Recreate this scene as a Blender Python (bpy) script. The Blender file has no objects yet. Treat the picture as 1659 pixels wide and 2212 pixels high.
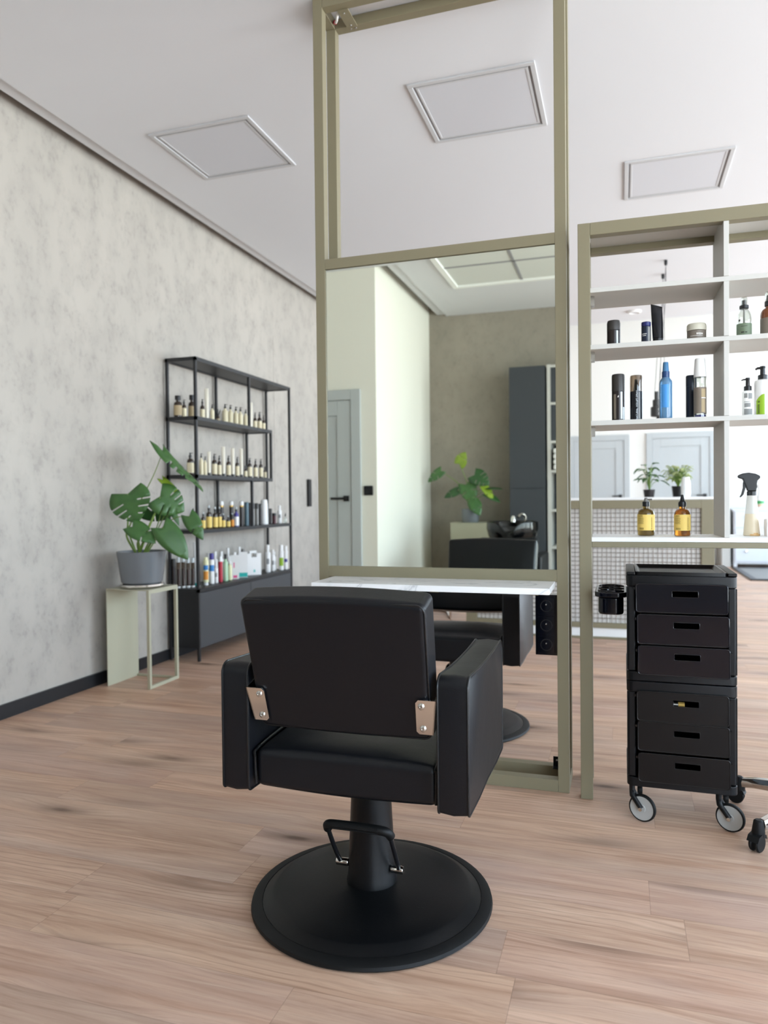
import bpy, bmesh, math, random
from mathutils import Vector, Matrix

random.seed(7)
SC = bpy.context.scene
COL = SC.collection
PI = math.pi

# ------------------------------------------------------------------ camera
CAM_H = 1.10
def _cam():
    yaw, pitch, roll = 0.312726, -0.016588, -0.010558
    f = Vector((-math.sin(yaw) * math.cos(pitch), math.cos(yaw) * math.cos(pitch), math.sin(pitch)))
    r0 = Vector((math.cos(yaw), math.sin(yaw), 0))
    u0 = r0.cross(f)
    r = math.cos(roll) * r0 + math.sin(roll) * u0
    u = -math.sin(roll) * r0 + math.cos(roll) * u0
    cd = bpy.data.cameras.new('camera')
    cd.sensor_fit = 'HORIZONTAL'
    cd.sensor_width = 36.0
    cd.lens = 36.0 * 1588.5 / 1659.0
    cd.clip_start = 0.05
    cd.clip_end = 200
    cd.dof.use_dof = True
    cd.dof.focus_distance = 2.05
    cd.dof.aperture_fstop = cd.lens / 1000 / 0.0085
    o = bpy.data.objects.new('camera', cd)
    COL.objects.link(o)
    m = Matrix.Identity(4)
    for i in range(3):
        m[i][0], m[i][1], m[i][2] = r[i], u[i], -f[i]
    m[0][3], m[1][3], m[2][3] = 0, 0, CAM_H
    o.matrix_world = m
    SC.camera = o
_cam()

# ------------------------------------------------------------------ light
SC.view_settings.view_transform = 'Standard'
SC.view_settings.look = 'None'
SC.view_settings.gamma = 1.0
SC.view_settings.use_curve_mapping = False
SC.view_settings.exposure = 0.13
SKY_STRENGTH = 11.5
SC.cycles.use_denoising = True
SC.cycles.max_bounces = 12
SC.cycles.diffuse_bounces = 7
SC.cycles.glossy_bounces = 6
SC.cycles.transmission_bounces = 10
SC.cycles.transparent_max_bounces = 16
SC.cycles.sample_clamp_indirect = 6.0
SC.cycles.caustics_reflective = False
SC.cycles.caustics_refractive = False

def _world():
    w = bpy.data.worlds.new('sky')
    SC.world = w
    w.use_nodes = True
    nt = w.node_tree
    nt.nodes.clear()
    out = nt.nodes.new('ShaderNodeOutputWorld')
    bg = nt.nodes.new('ShaderNodeBackground')
    tc = nt.nodes.new('ShaderNodeTexCoord')
    sep = nt.nodes.new('ShaderNodeSeparateXYZ')
    mr = nt.nodes.new('ShaderNodeMapRange')
    mr.inputs[1].default_value = -0.12
    mr.inputs[2].default_value = 0.25
    ramp = nt.nodes.new('ShaderNodeValToRGB')
    ramp.color_ramp.elements[0].color = (0.93, 0.965, 1.0, 1)       # sunlit pavement
    ramp.color_ramp.elements[1].color = (0.64, 0.80, 1.0, 1)      # open sky
    nt.links.new(tc.outputs['Generated'], sep.inputs[0])
    nt.links.new(sep.outputs[2], mr.inputs[0])
    nt.links.new(mr.outputs[0], ramp.inputs[0])
    nt.links.new(ramp.outputs[0], bg.inputs[0])
    bg.inputs[1].default_value = SKY_STRENGTH
    nt.links.new(bg.outputs[0], out.inputs[0])
_world()

# shop windows in the right hand wall: (y0, y1, z0, z1); every opening carries a portal
RIGHT_X = 4.6
WINDOWS = [(-2.25, -0.30, 0.06, 2.95), (-0.05, 2.30, 0.06, 2.95), (2.55, 4.85, 0.06, 2.95),
           (5.15, 7.45, 0.06, 2.95), (7.7, 10.0, 0.06, 3.6), (10.2, 12.7, 0.06, 3.6)]
REAR_FILL_WINDOW = (1.50, 4.40, 0.06, 2.95)  # unseen opening added behind the viewer to brighten the foreground
for (y0, y1, z0, z1) in WINDOWS:
    ld = bpy.data.lights.new('window_daylight', 'AREA')
    ld.shape = 'RECTANGLE'
    ld.size = y1 - y0
    ld.size_y = z1 - z0
    ld.cycles.is_portal = True
    lo = bpy.data.objects.new('window_daylight', ld)
    COL.objects.link(lo)
    lo.location = (RIGHT_X + 0.18, (y0 + y1) / 2, (z0 + z1) / 2)
    lo.rotation_euler = (PI / 2, 0, PI / 2)      # local -z looks along -x

(_x0, _x1, _z0, _z1) = REAR_FILL_WINDOW
ld = bpy.data.lights.new('window_daylight', 'AREA')
ld.shape = 'RECTANGLE'
ld.size = _x1 - _x0
ld.size_y = _z1 - _z0
ld.cycles.is_portal = True
lo = bpy.data.objects.new('window_daylight', ld)
COL.objects.link(lo)
lo.location = ((_x0 + _x1) / 2, -2.45 - 0.18, (_z0 + _z1) / 2)
lo.rotation_euler = (PI / 2, 0, PI)              # local -z looks along +y

# ------------------------------------------------------------------ materials
MATS = {}
def s2l(c):
    return tuple(((v / 255) / 12.92 if v / 255 <= 0.04045 else ((v / 255 + 0.055) / 1.055) ** 2.4) for v in c)

def mat(name, rgb, rough=0.5, metal=0.0, spec=0.5, trans=0.0, ior=1.45, bump=0.0, bscale=200.0, var=0.0, vscale=6.0, coat=0.0, alpha=1.0, emit=None):
    """procedural principled material; rgb in 0..255 sRGB; var = strength of a noise tint"""
    if name in MATS:
        return MATS[name]
    m = bpy.data.materials.new(name)
    m.use_nodes = True
    nt = m.node_tree
    b = nt.nodes['Principled BSDF']
    c = s2l(rgb)
    b.inputs['Base Color'].default_value = (*c, 1)
    b.inputs['Roughness'].default_value = rough
    b.inputs['Metallic'].default_value = metal
    b.inputs['Specular IOR Level'].default_value = spec
    b.inputs['Transmission Weight'].default_value = trans
    b.inputs['IOR'].default_value = ior
    b.inputs['Coat Weight'].default_value = coat
    b.inputs['Alpha'].default_value = alpha
    tc = nt.nodes.new('ShaderNodeTexCoord')
    if var > 0:
        n = nt.nodes.new('ShaderNodeTexNoise')
        n.inputs['Scale'].default_value = vscale
        n.inputs['Detail'].default_value = 5
        nt.links.new(tc.outputs['Object'], n.inputs['Vector'])
        mx = nt.nodes.new('ShaderNodeMix')
        mx.data_type = 'RGBA'
        mx.inputs[6].default_value = (*[v * (1 - var) for v in c], 1)
        mx.inputs[7].default_value = (*[min(1, v * (1 + var)) for v in c], 1)
        nt.links.new(n.outputs['Fac'], mx.inputs[0])
        nt.links.new(mx.outputs[2], b.inputs['Base Color'])
    if bump > 0:
        n2 = nt.nodes.new('ShaderNodeTexNoise')
        n2.inputs['Scale'].default_value = bscale
        n2.inputs['Detail'].default_value = 3
        nt.links.new(tc.outputs['Object'], n2.inputs['Vector'])
        bp = nt.nodes.new('ShaderNodeBump')
        bp.inputs['Strength'].default_value = bump
        bp.inputs['Distance'].default_value = 0.002
        nt.links.new(n2.outputs['Fac'], bp.inputs['Height'])
        nt.links.new(bp.outputs[0], b.inputs['Normal'])
    MATS[name] = m
    return m

def nn(nt, typ, **kw):
    n = nt.nodes.new(typ)
    for k, v in kw.items():
        setattr(n, k, v)
    return n

def math_node(nt, op, a, b=None):
    n = nt.nodes.new('ShaderNodeMath')
    n.operation = op
    for i, v in enumerate((a, b)):
        if v is None:
            continue
        if isinstance(v, (int, float)):
            n.inputs[i].default_value = v
        else:
            nt.links.new(v, n.inputs[i])
    return n.outputs[0]

def mix_rgb(nt, fac, a, b, blend='MIX'):
    n = nt.nodes.new('ShaderNodeMix')
    n.data_type = 'RGBA'
    n.blend_type = blend
    for i, v in ((0, fac), (6, a), (7, b)):
        if isinstance(v, (int, float)):
            n.inputs[i].default_value = v
        elif isinstance(v, tuple):
            n.inputs[i].default_value = (*v, 1) if len(v) == 3 else v
        else:
            nt.links.new(v, n.inputs[i])
    return n.outputs[2]

def ramp_node(nt, fac, stops):
    r = nt.nodes.new('ShaderNodeValToRGB')
    e = r.color_ramp.elements
    while len(e) < len(stops):
        e.new(0.5)
    for i, (p, c) in enumerate(stops):
        e[i].position = p
        e[i].color = (*c, 1) if len(c) == 3 else c
    nt.links.new(fac, r.inputs[0])
    return r.outputs[0]

def noise(nt, vec, scale, detail=4, rough=0.5, dist=0.0):
    n = nt.nodes.new('ShaderNodeTexNoise')
    n.inputs['Scale'].default_value = scale
    n.inputs['Detail'].default_value = detail
    n.inputs['Roughness'].default_value = rough
    n.inputs['Distortion'].default_value = dist
    nt.links.new(vec, n.inputs['Vector'])
    return n.outputs['Fac']

def mapping(nt, vec, scale=(1, 1, 1), loc=None):
    m = nt.nodes.new('ShaderNodeMapping')
    m.inputs['Scale'].default_value = scale
    nt.links.new(vec, m.inputs['Vector'])
    if loc is not None:
        nt.links.new(loc, m.inputs['Location'])
    return m.outputs[0]

def floor_material():
    m = bpy.data.materials.new('oak_vinyl_planks')
    m.use_nodes = True
    nt = m.node_tree
    b = nt.nodes['Principled BSDF']
    tc = nt.nodes.new('ShaderNodeTexCoord')
    sep = nt.nodes.new('ShaderNodeSeparateXYZ')
    nt.links.new(tc.outputs['Object'], sep.inputs[0])
    X, Y = sep.outputs[0], sep.outputs[1]
    Wd, Ln = 0.180, 1.22
    rowf = math_node(nt, 'DIVIDE', math_node(nt, 'ADD', Y, 30.0 + 0.002), Wd)
    row = math_node(nt, 'FLOOR', rowf)
    wn = nn(nt, 'ShaderNodeTexWhiteNoise', noise_dimensions='1D')
    nt.links.new(row, wn.inputs['W'])
    xs = math_node(nt, 'DIVIDE', math_node(nt, 'ADD', math_node(nt, 'ADD', X, 40.0), math_node(nt, 'MULTIPLY', wn.outputs['Value'], Ln)), Ln)
    colm = math_node(nt, 'FLOOR', xs)
    cid = math_node(nt, 'ADD', math_node(nt, 'MULTIPLY', row, 17.31), math_node(nt, 'MULTIPLY', colm, 5.77))
    wn2 = nn(nt, 'ShaderNodeTexWhiteNoise', noise_dimensions='1D')
    nt.links.new(cid, wn2.inputs['W'])
    # grain coordinates: stretched along x, shifted for every plank
    comb = nt.nodes.new('ShaderNodeCombineXYZ')
    nt.links.new(math_node(nt, 'MULTIPLY', wn2.outputs['Value'], 37.0), comb.inputs[0])
    nt.links.new(math_node(nt, 'MULTIPLY', wn2.outputs['Value'], 91.0), comb.inputs[1])
    nt.links.new(math_node(nt, 'MULTIPLY', wn2.outputs['Value'], 13.0), comb.inputs[2])
    # knots bend the grain around them
    vo = nt.nodes.new('ShaderNodeTexVoronoi')
    vo.inputs['Scale'].default_value = 1.0
    vo.inputs['Randomness'].default_value = 1.0
    nt.links.new(mapping(nt, tc.outputs['Object'], (1.5, 5.5, 1), comb.outputs[0]), vo.inputs['Vector'])
    near = ramp_node(nt, vo.outputs['Distance'], [(0.0, (1, 1, 1)), (0.42, (0, 0, 0))])
    warp = nt.nodes.new('ShaderNodeCombineXYZ')
    nt.links.new(math_node(nt, 'MULTIPLY', near, 0.045), warp.inputs[1])
    va = nt.nodes.new('ShaderNodeVectorMath')
    va.operation = 'ADD'
    nt.links.new(tc.outputs['Object'], va.inputs[0])
    nt.links.new(warp.outputs[0], va.inputs[1])
    P = va.outputs[0]
    g1 = noise(nt, mapping(nt, P, (1.0, 12, 1), comb.outputs[0]), 1.0, 7, 0.62, 0.7)
    g2 = noise(nt, mapping(nt, P, (6, 130, 1), comb.outputs[0]), 1.0, 5, 0.7)
    g3 = noise(nt, mapping(nt, P, (0.9, 3.6, 1), comb.outputs[0]), 1.0, 4, 0.55, 0.6)
    g4 = noise(nt, mapping(nt, P, (1.8, 40, 1), comb.outputs[0]), 1.0, 5, 0.6, 0.4)
    wv = nt.nodes.new('ShaderNodeTexWave')
    wv.wave_type = 'BANDS'
    wv.bands_direction = 'Y'
    wv.inputs['Scale'].default_value = 9.0
    wv.inputs['Distortion'].default_value = 9.0
    wv.inputs['Detail'].default_value = 3
    wv.inputs['Detail Scale'].default_value = 0.8
    nt.links.new(mapping(nt, P, (0.28, 1.5, 1), comb.outputs[0]), wv.inputs['Vector'])
    base = ramp_node(nt, g1, [(0.22, s2l((158, 127, 107))), (0.42, s2l((192, 161, 140))), (0.60, s2l((213, 184, 163))), (0.80, s2l((232, 208, 188)))])
    greyer = mix_rgb(nt, ramp_node(nt, g3, [(0.45, (0, 0, 0)), (0.70, (0.75, 0.75, 0.75))]), base, s2l((184, 164, 152)))
    pale = mix_rgb(nt, ramp_node(nt, g4, [(0.55, (0, 0, 0)), (0.75, (0.5, 0.5, 0.5))]), greyer, s2l((228, 208, 190)))
    dark = mix_rgb(nt, ramp_node(nt, g4, [(0.26, (0.5, 0.5, 0.5)), (0.42, (0, 0, 0))]), pale, s2l((142, 112, 94)))
    fine = mix_rgb(nt, ramp_node(nt, g2, [(0.30, (0.35, 0.35, 0.35)), (0.50, (0, 0, 0))]), dark, s2l((150, 119, 99)))
    figm = math_node(nt, 'MULTIPLY', ramp_node(nt, wv.outputs['Fac'], [(0.0, (1, 1, 1)), (0.30, (0, 0, 0))]), ramp_node(nt, g3, [(0.36, (0.34, 0.34, 0.34)), (0.52, (0.05, 0.05, 0.05))]))
    fig = mix_rgb(nt, figm, fine, s2l((136, 104, 82)))
    tint = ramp_node(nt, wn2.outputs['Value'], [(0.0, s2l((236, 228, 224))), (0.35, s2l((255, 246, 236))), (0.7, s2l((247, 238, 236))), (1.0, s2l((255, 250, 244)))])
    tinted = mix_rgb(nt, 1.0, fig, tint, 'MULTIPLY')
    kd = math_node(nt, 'ADD', vo.outputs['Distance'], math_node(nt, 'MULTIPLY', g2, 0.06))
    kn = ramp_node(nt, kd, [(0.075, (1, 1, 1)), (0.125, (0.55, 0.55, 0.55)), (0.24, (0.2, 0.2, 0.2)), (0.38, (0, 0, 0))])
    kmask = math_node(nt, 'MULTIPLY', kn, ramp_node(nt, g3, [(0.34, (0, 0, 0)), (0.42, (1, 1, 1))]))
    knotted = mix_rgb(nt, kmask, tinted, s2l((96, 72, 58)))
    # thin dark seams
    fy = math_node(nt, 'FRACT', rowf)
    fx = math_node(nt, 'FRACT', xs)
    sy = math_node(nt, 'LESS_THAN', fy, 0.010)
    sx = math_node(nt, 'LESS_THAN', fx, 0.0014)
    seam = math_node(nt, 'MAXIMUM', sy, sx)
    colr = mix_rgb(nt, math_node(nt, 'MULTIPLY', seam, 0.35), knotted, s2l((100, 76, 62)))
    nt.links.new(colr, b.inputs['Base Color'])
    rr = ramp_node(nt, g2, [(0.2, (0.52, 0.52, 0.52)), (0.8, (0.40, 0.40, 0.40))])
    nt.links.new(rr, b.inputs['Roughness'])
    b.inputs['Specular IOR Level'].default_value = 0.35
    bp = nt.nodes.new('ShaderNodeBump')
    bp.inputs['Strength'].default_value = 0.12
    bp.inputs['Distance'].default_value = 0.001
    nt.links.new(g2, bp.inputs['Height'])
    nt.links.new(bp.outputs[0], b.inputs['Normal'])
    return m

def plaster_material(name, light, dark, spot):
    m = bpy.data.materials.new(name)
    m.use_nodes = True
    nt = m.node_tree
    b = nt.nodes['Principled BSDF']
    tc = nt.nodes.new('ShaderNodeTexCoord')
    o = tc.outputs['Object']
    n1 = noise(nt, mapping(nt, o, (1, 0.9, 0.45)), 1.5, 4, 0.5, 0.0)
    n2 = noise(nt, mapping(nt, o, (1, 1, 0.7)), 9.0, 5, 0.55, 0.0)
    n3 = noise(nt, mapping(nt, o, (1, 1, 0.75)), 34.0, 4, 0.6)
    a = mix_rgb(nt, ramp_node(nt, n1, [(0.32, (0, 0, 0)), (0.68, (1, 1, 1))]), dark, light)
    a2 = mix_rgb(nt, ramp_node(nt, n2, [(0.42, (0, 0, 0)), (0.75, (0.38, 0.38, 0.38))]), a, spot)
    msk = math_node(nt, 'MULTIPLY', ramp_node(nt, n3, [(0.50, (0, 0, 0)), (0.66, (0.42, 0.42, 0.42))]), ramp_node(nt, n2, [(0.4, (0, 0, 0)), (0.6, (1, 1, 1))]))
    a3 = mix_rgb(nt, msk, a2, spot)
    nt.links.new(a3, b.inputs['Base Color'])
    b.inputs['Roughness'].default_value = 0.75
    b.inputs['Specular IOR Level'].default_value = 0.25
    return m

def marble_material():
    m = bpy.data.materials.new('white_veined_marble')
    m.use_nodes = True
    nt = m.node_tree
    b = nt.nodes['Principled BSDF']
    tc = nt.nodes.new('ShaderNodeTexCoord')
    n = noise(nt, mapping(nt, tc.outputs['Object'], (1.6, 3, 3)), 1.3, 5, 0.5, 1.2)
    d = math_node(nt, 'ABSOLUTE', math_node(nt, 'SUBTRACT', n, 0.5))
    c = ramp_node(nt, d, [(0.0, s2l((206, 207, 209))), (0.006, s2l((240, 241, 242))), (0.03, s2l((250, 250, 250)))])
    nt.links.new(c, b.inputs['Base Color'])
    b.inputs['Roughness'].default_value = 0.25
    return m

def leather_material():
    m = bpy.data.materials.new('black_leatherette')
    m.use_nodes = True
    nt = m.node_tree
    b = nt.nodes['Principled BSDF']
    b.inputs['Base Color'].default_value = (*s2l((13, 15, 20)), 1)
    b.inputs['Roughness'].default_value = 0.40
    b.inputs['Specular IOR Level'].default_value = 0.34
    tc = nt.nodes.new('ShaderNodeTexCoord')
    vo = nt.nodes.new('ShaderNodeTexVoronoi')
    vo.inputs['Scale'].default_value = 420
    nt.links.new(tc.outputs['Object'], vo.inputs['Vector'])
    n = noise(nt, tc.outputs['Object'], 9, 3)
    h = math_node(nt, 'ADD', math_node(nt, 'MULTIPLY', vo.outputs['Distance'], 0.25), math_node(nt, 'MULTIPLY', n, 2.2))
    bp = nt.nodes.new('ShaderNodeBump')
    bp.inputs['Strength'].default_value = 0.16
    bp.inputs['Distance'].default_value = 0.004
    nt.links.new(h, bp.inputs['Height'])
    nt.links.new(bp.outputs[0], b.inputs['Normal'])
    return m

def leaf_material(name, a, c):
    m = bpy.data.materials.new(name)
    m.use_nodes = True
    nt = m.node_tree
    b = nt.nodes['Principled BSDF']
    tc = nt.nodes.new('ShaderNodeTexCoord')
    n = noise(nt, tc.outputs['Object'], 14, 4)
    nt.links.new(mix_rgb(nt, n, s2l(a), s2l(c)), b.inputs['Base Color'])
    b.inputs['Roughness'].default_value = 0.38
    b.inputs['Subsurface Weight'].default_value = 0.0
    b.inputs['Transmission Weight'].default_value = 0.0
    return m

def glass_material(name, rgb, mixf=0.12, rough=0.03):
    m = bpy.data.materials.new(name)
    m.use_nodes = True
    nt = m.node_tree
    nt.nodes.clear()
    out = nt.nodes.new('ShaderNodeOutputMaterial')
    tr = nt.nodes.new('ShaderNodeBsdfTransparent')
    tr.inputs[0].default_value = (*s2l(rgb), 1)
    gl = nt.nodes.new('ShaderNodeBsdfGlossy')
    gl.inputs['Roughness'].default_value = rough
    lw = nt.nodes.new('ShaderNodeLayerWeight')
    lw.inputs[0].default_value = 0.35
    ad = math_node(nt, 'ADD', math_node(nt, 'MULTIPLY', lw.outputs['Facing'], 0.55), mixf)
    mx = nt.nodes.new('ShaderNodeMixShader')
    nt.links.new(ad, mx.inputs[0])
    nt.links.new(tr.outputs[0], mx.inputs[1])
    nt.links.new(gl.outputs[0], mx.inputs[2])
    nt.links.new(mx.outputs[0], out.inputs[0])
    return m

M_FLOOR = floor_material()
M_WALL = plaster_material('concrete_look_wallpaper', s2l((181, 175, 166)), s2l((168, 163, 155)), s2l((140, 136, 130)))
M_REAR = plaster_material('shaded_wallpaper', s2l((158, 150, 138)), s2l((146, 139, 128)), s2l((132, 126, 117)))  # darker copy of the wallpaper; the rear wall's shade is put into the colour
M_CEIL = mat('ceiling_paint', (219, 221, 225), 0.9, spec=0.1, bump=0.05, bscale=300)
M_WHITE = mat('white_wall_paint', (232, 231, 226), 0.85, spec=0.2, bump=0.05, bscale=250)
M_CREAM = mat('cream_wall_paint', (234, 232, 222), 0.85, spec=0.2, bump=0.05, bscale=250)
M_DOOR = mat('pale_grey_lacquer', (186, 191, 192), 0.45, var=0.02)
M_BLACK = mat('black_skirting', (24, 25, 28), 0.4, bump=0.05)
M_OLIVE = mat('olive_powder_coat', (130, 123, 100), 0.42, spec=0.4, bump=0.06, bscale=900, var=0.02)
M_SAGE = mat('sage_powder_coat', (176, 174, 152), 0.45, spec=0.4, bump=0.06, bscale=900, var=0.02)
M_SHELFG = mat('light_grey_laminate', (196, 195, 190), 0.5, var=0.015)
M_COUNTER = mat('white_laminate', (232, 233, 232), 0.45, var=0.01)
M_MIRROR = mat('mirror_silver', (240, 245, 236), 0.0, metal=1.0)
M_MARBLE = marble_material()
M_LEATHER = leather_material()
M_PIPING = mat('black_piping', (16, 17, 19), 0.35, bump=0.05)
M_BASE = mat('black_satin_steel', (9, 10, 12), 0.38, spec=0.32, bump=0.1, bscale=350, var=0.05, vscale=30)
def _specks():
    nt = M_BASE.node_tree
    b = nt.nodes['Principled BSDF']
    tc = nt.nodes.new('ShaderNodeTexCoord')
    src = b.inputs['Base Color'].links[0].from_socket
    n = noise(nt, mapping(nt, tc.outputs['Object'], (60, 190, 60)), 1.0, 2, 0.5, 1.5)
    m2 = noise(nt, tc.outputs['Object'], 7.0, 3)
    f = math_node(nt, 'MULTIPLY', ramp_node(nt, n, [(0.70, (0, 0, 0)), (0.76, (0.5, 0.5, 0.5))]), ramp_node(nt, m2, [(0.45, (0, 0, 0)), (0.6, (1, 1, 1))]))
    nt.links.new(mix_rgb(nt, f, src, s2l((58, 58, 58))), b.inputs['Base Color'])
_specks()
M_RUBBER = mat('black_rubber', (10, 11, 12), 0.55, spec=0.35, bump=0.1, bscale=400)
M_CHROME = mat('polished_chrome', (222, 219, 214), 0.12, metal=1.0, var=0.01)
M_STEEL = mat('bright_screw_steel', (205, 203, 198), 0.25, metal=1.0)
M_TROLLEY = mat('black_trolley_plastic', (10, 11, 14), 0.38, spec=0.35, bump=0.08, bscale=500)
M_GLOSSBLK = mat('glossy_black_plastic', (7, 9, 18), 0.10, bump=0.02, bscale=12)
M_DRAWER = mat('matte_black_drawer', (10, 9, 10), 0.32, spec=0.35, bump=0.03, bscale=300)
M_WHEEL = mat('grey_wheel_plastic', (176, 178, 176), 0.45, var=0.02)
M_RACK = mat('black_metal_rack', (38, 39, 41), 0.45, bump=0.05)
M_CABINET = mat('anthracite_cabinet', (66, 68, 71), 0.5, bump=0.05)
M_POT = mat('slate_glazed_pot', (112, 117, 121), 0.16, coat=0.3, var=0.04)
M_SOIL = mat('potting_soil', (52, 42, 32), 0.9, bump=0.6, bscale=80, var=0.3, vscale=60)
M_LEAF = leaf_material('monstera_green', (44, 84, 42), (78, 118, 58))
M_LEAF2 = leaf_material('monstera_dark_green', (30, 66, 34), (56, 96, 46))
M_LEAFY = leaf_material('monstera_young_green', (112, 142, 34), (150, 172, 54))
M_STEM = leaf_material('green_stem', (96, 128, 48), (132, 156, 78))
M_HERB = leaf_material('pale_flowering_green', (128, 146, 88), (196, 202, 142))
M_PANELF = mat('ceiling_panel_frame', (198, 199, 201), 0.6, spec=0.2)
M_PANELD = mat('ceiling_panel_diffuser', (206, 208, 214), 0.5, spec=0.2, bump=0.03, bscale=600)
M_GROOVE = mat('grey_recess', (150, 150, 152), 0.8)
M_GLASS = glass_material('clear_window_glass', (250, 252, 252), 0.02)
M_BOTTLE_CLEAR = glass_material('clear_bottle_glass', (236, 240, 236), 0.08)
M_SMOKE = glass_material('smoky_plastic', (176, 162, 146), 0.06)
M_FROST = mat('frosted_plastic', (214, 211, 204), 0.35, trans=0.2, bump=0.05)
M_AMBERG = mat('amber_glass', (168, 104, 30), 0.05, trans=0.85, ior=1.45, coat=0.4)
M_OLIVEG = mat('olive_amber_glass', (112, 88, 34), 0.07, trans=0.5, ior=1.45, coat=0.4)
M_AMBERD = mat('dark_amber_bottle', (52, 38, 27), 0.25, coat=0.2)
M_AMBERO = mat('orange_amber_bottle', (120, 66, 32), 0.2, coat=0.3)
M_CAPBLK = mat('black_cap', (22, 22, 24), 0.35)
M_CAPCH = mat('charcoal_cap', (52, 50, 48), 0.4)
M_TAN = mat('tan_label', (176, 158, 124), 0.6, var=0.03)
M_CREAMLBL = mat('cream_label', (222, 212, 180), 0.6, var=0.03)
M_CREAMTUBE = mat('cream_tube', (232, 226, 208), 0.4)
M_YELLOW = mat('yellow_label', (234, 203, 112), 0.6, var=0.03)
M_YELLOW2 = mat('pale_yellow_label', (236, 206, 116), 0.55, var=0.02)
M_ORANGE = mat('orange_label', (226, 150, 62), 0.6)
M_WHITEP = mat('white_plastic', (238, 238, 236), 0.35)
M_TEALP = mat('teal_print', (44, 182, 172), 0.45)
M_PINKP = mat('pink_print', (232, 100, 150), 0.45)
M_REDP = mat('crimson_plastic', (182, 44, 62), 0.35)
M_MINT = mat('mint_plastic', (186, 222, 186), 0.4)
M_PALEY = mat('pale_lemon_plastic', (236, 234, 190), 0.4)
M_BLUEP = mat('blue_print', (52, 128, 196), 0.4)
M_PURPLE = mat('violet_plastic', (68, 62, 140), 0.4)
M_MAROON = mat('maroon_plastic', (74, 26, 36), 0.35)
M_TEALCAN = mat('blue_grey_can', (92, 116, 126), 0.3, metal=0.2)
M_GREYCAN = mat('grey_can', (126, 124, 120), 0.35, metal=0.2)
M_GOLD = mat('gold_cap', (206, 168, 88), 0.3, metal=0.4)
M_NAVY = mat('navy_can', (26, 36, 54), 0.3)
M_NAVYCAP = mat('navy_cap', (34, 40, 96), 0.25)
M_BROWNCAN = mat('dark_brown_can', (42, 36, 36), 0.28, metal=0.2)
M_SILVERP = mat('silver_print', (196, 204, 206), 0.4)
M_TAUPE = mat('taupe_label', (128, 118, 106), 0.5)
M_BLUEB = mat('translucent_blue_bottle', (104, 150, 190), 0.08, trans=0.4, coat=0.3)
M_BLUECAP = mat('deep_blue_collar', (30, 62, 110), 0.25)
M_BLUETOP = mat('steel_blue_nozzle', (74, 124, 166), 0.2)
M_BLUELBL = mat('sky_blue_label', (72, 146, 214), 0.4)
M_LIME = mat('lime_print', (146, 184, 46), 0.45)
M_GREENLBL = mat('sage_green_label', (104, 118, 96), 0.55, var=0.1, vscale=60)
M_INK = mat('dark_ink', (44, 42, 40), 0.6)
M_INKGREY = mat('grey_ink', (140, 142, 142), 0.6)
M_INKBROWN = mat('brown_ink', (120, 96, 44), 0.6)
M_INKWHITE = mat('white_ink', (232, 230, 226), 0.5)
M_JAR = mat('taupe_jar', (122, 112, 102), 0.4)
M_JARLID = mat('ivory_lid', (206, 202, 186), 0.4)
M_LIQ = mat('cloudy_amber_residue', (206, 164, 108), 0.4)
M_LIQ2 = mat('cloudy_water', (216, 200, 172), 0.35, trans=0.1)
M_PAPER = mat('white_paper', (232, 228, 226), 0.8, bump=0.3, bscale=40)
M_MESHBAR = mat('taupe_mesh_wire', (122, 112, 100), 0.5)
M_WHITEP2 = mat('desk_white_panel', (244, 242, 238), 0.5)
M_DRESSER = mat('white_dresser_lacquer', (222, 226, 232), 0.45)
M_DARKMETAL = mat('dark_grey_lamp_metal', (72, 72, 72), 0.4, metal=0.5)
M_CABLE = mat('grey_cable', (70, 70, 74), 0.5)
M_RED = mat('red_wire', (190, 40, 70), 0.4)
M_BASIN = mat('black_ceramic', (8, 8, 10), 0.10)
M_GREYC = mat('tall_cabinet_grey', (60, 64, 69), 0.55)
M_OFFLED = mat('white_led_profile', (244, 246, 244), 0.5)
M_TILES = mat('smooth_ceiling_tray', (212, 215, 210), 0.8)
M_GREENP = mat('green_print', (60, 150, 84), 0.4)
M_TERRA = mat('peach_pot', (214, 178, 152), 0.6)

# ------------------------------------------------------------------ geometry helpers
def sharp(bm, ang=math.radians(38)):
    bm.normal_update()
    for e in bm.edges:
        if len(e.link_faces) == 2:
            e.smooth = e.calc_face_angle(0) < ang
    for f in bm.faces:
        f.smooth = True

def obj(name, bm, m, parent=None, bevel=0.0, seg=2, loc=None, rot=None, mats=None):
    if bevel == 0:
        sharp(bm)
    me = bpy.data.meshes.new(name)
    bm.to_mesh(me)
    bm.free()
    me.materials.append(m)
    for x in (mats or []):
        me.materials.append(x)
    o = bpy.data.objects.new(name, me)
    COL.objects.link(o)
    if parent:
        o.parent = parent
    if loc is not None:
        o.location = loc
    if rot is not None:
        o.rotation_euler = rot
    if bevel > 0:
        for p in me.polygons:
            p.use_smooth = True
        md = o.modifiers.new('bevel', 'BEVEL')
        md.width = bevel
        md.segments = seg
        md.limit_method = 'ANGLE'
        md.angle_limit = math.radians(35)
        md.harden_normals = True
    return o

def B():
    return bmesh.new()

def box(bm, x0, y0, z0, x1, y1, z1, mi=0):
    v = [bm.verts.new(p) for p in ((x0, y0, z0), (x1, y0, z0), (x1, y1, z0), (x0, y1, z0), (x0, y0, z1), (x1, y0, z1), (x1, y1, z1), (x0, y1, z1))]
    for q in ((0, 3, 2, 1), (4, 5, 6, 7), (0, 1, 5, 4), (1, 2, 6, 5), (2, 3, 7, 6), (3, 0, 4, 7)):
        f = bm.faces.new([v[i] for i in q])
        f.material_index = mi
    return bm

def bx(*a):
    return box(B(), *a)

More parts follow.
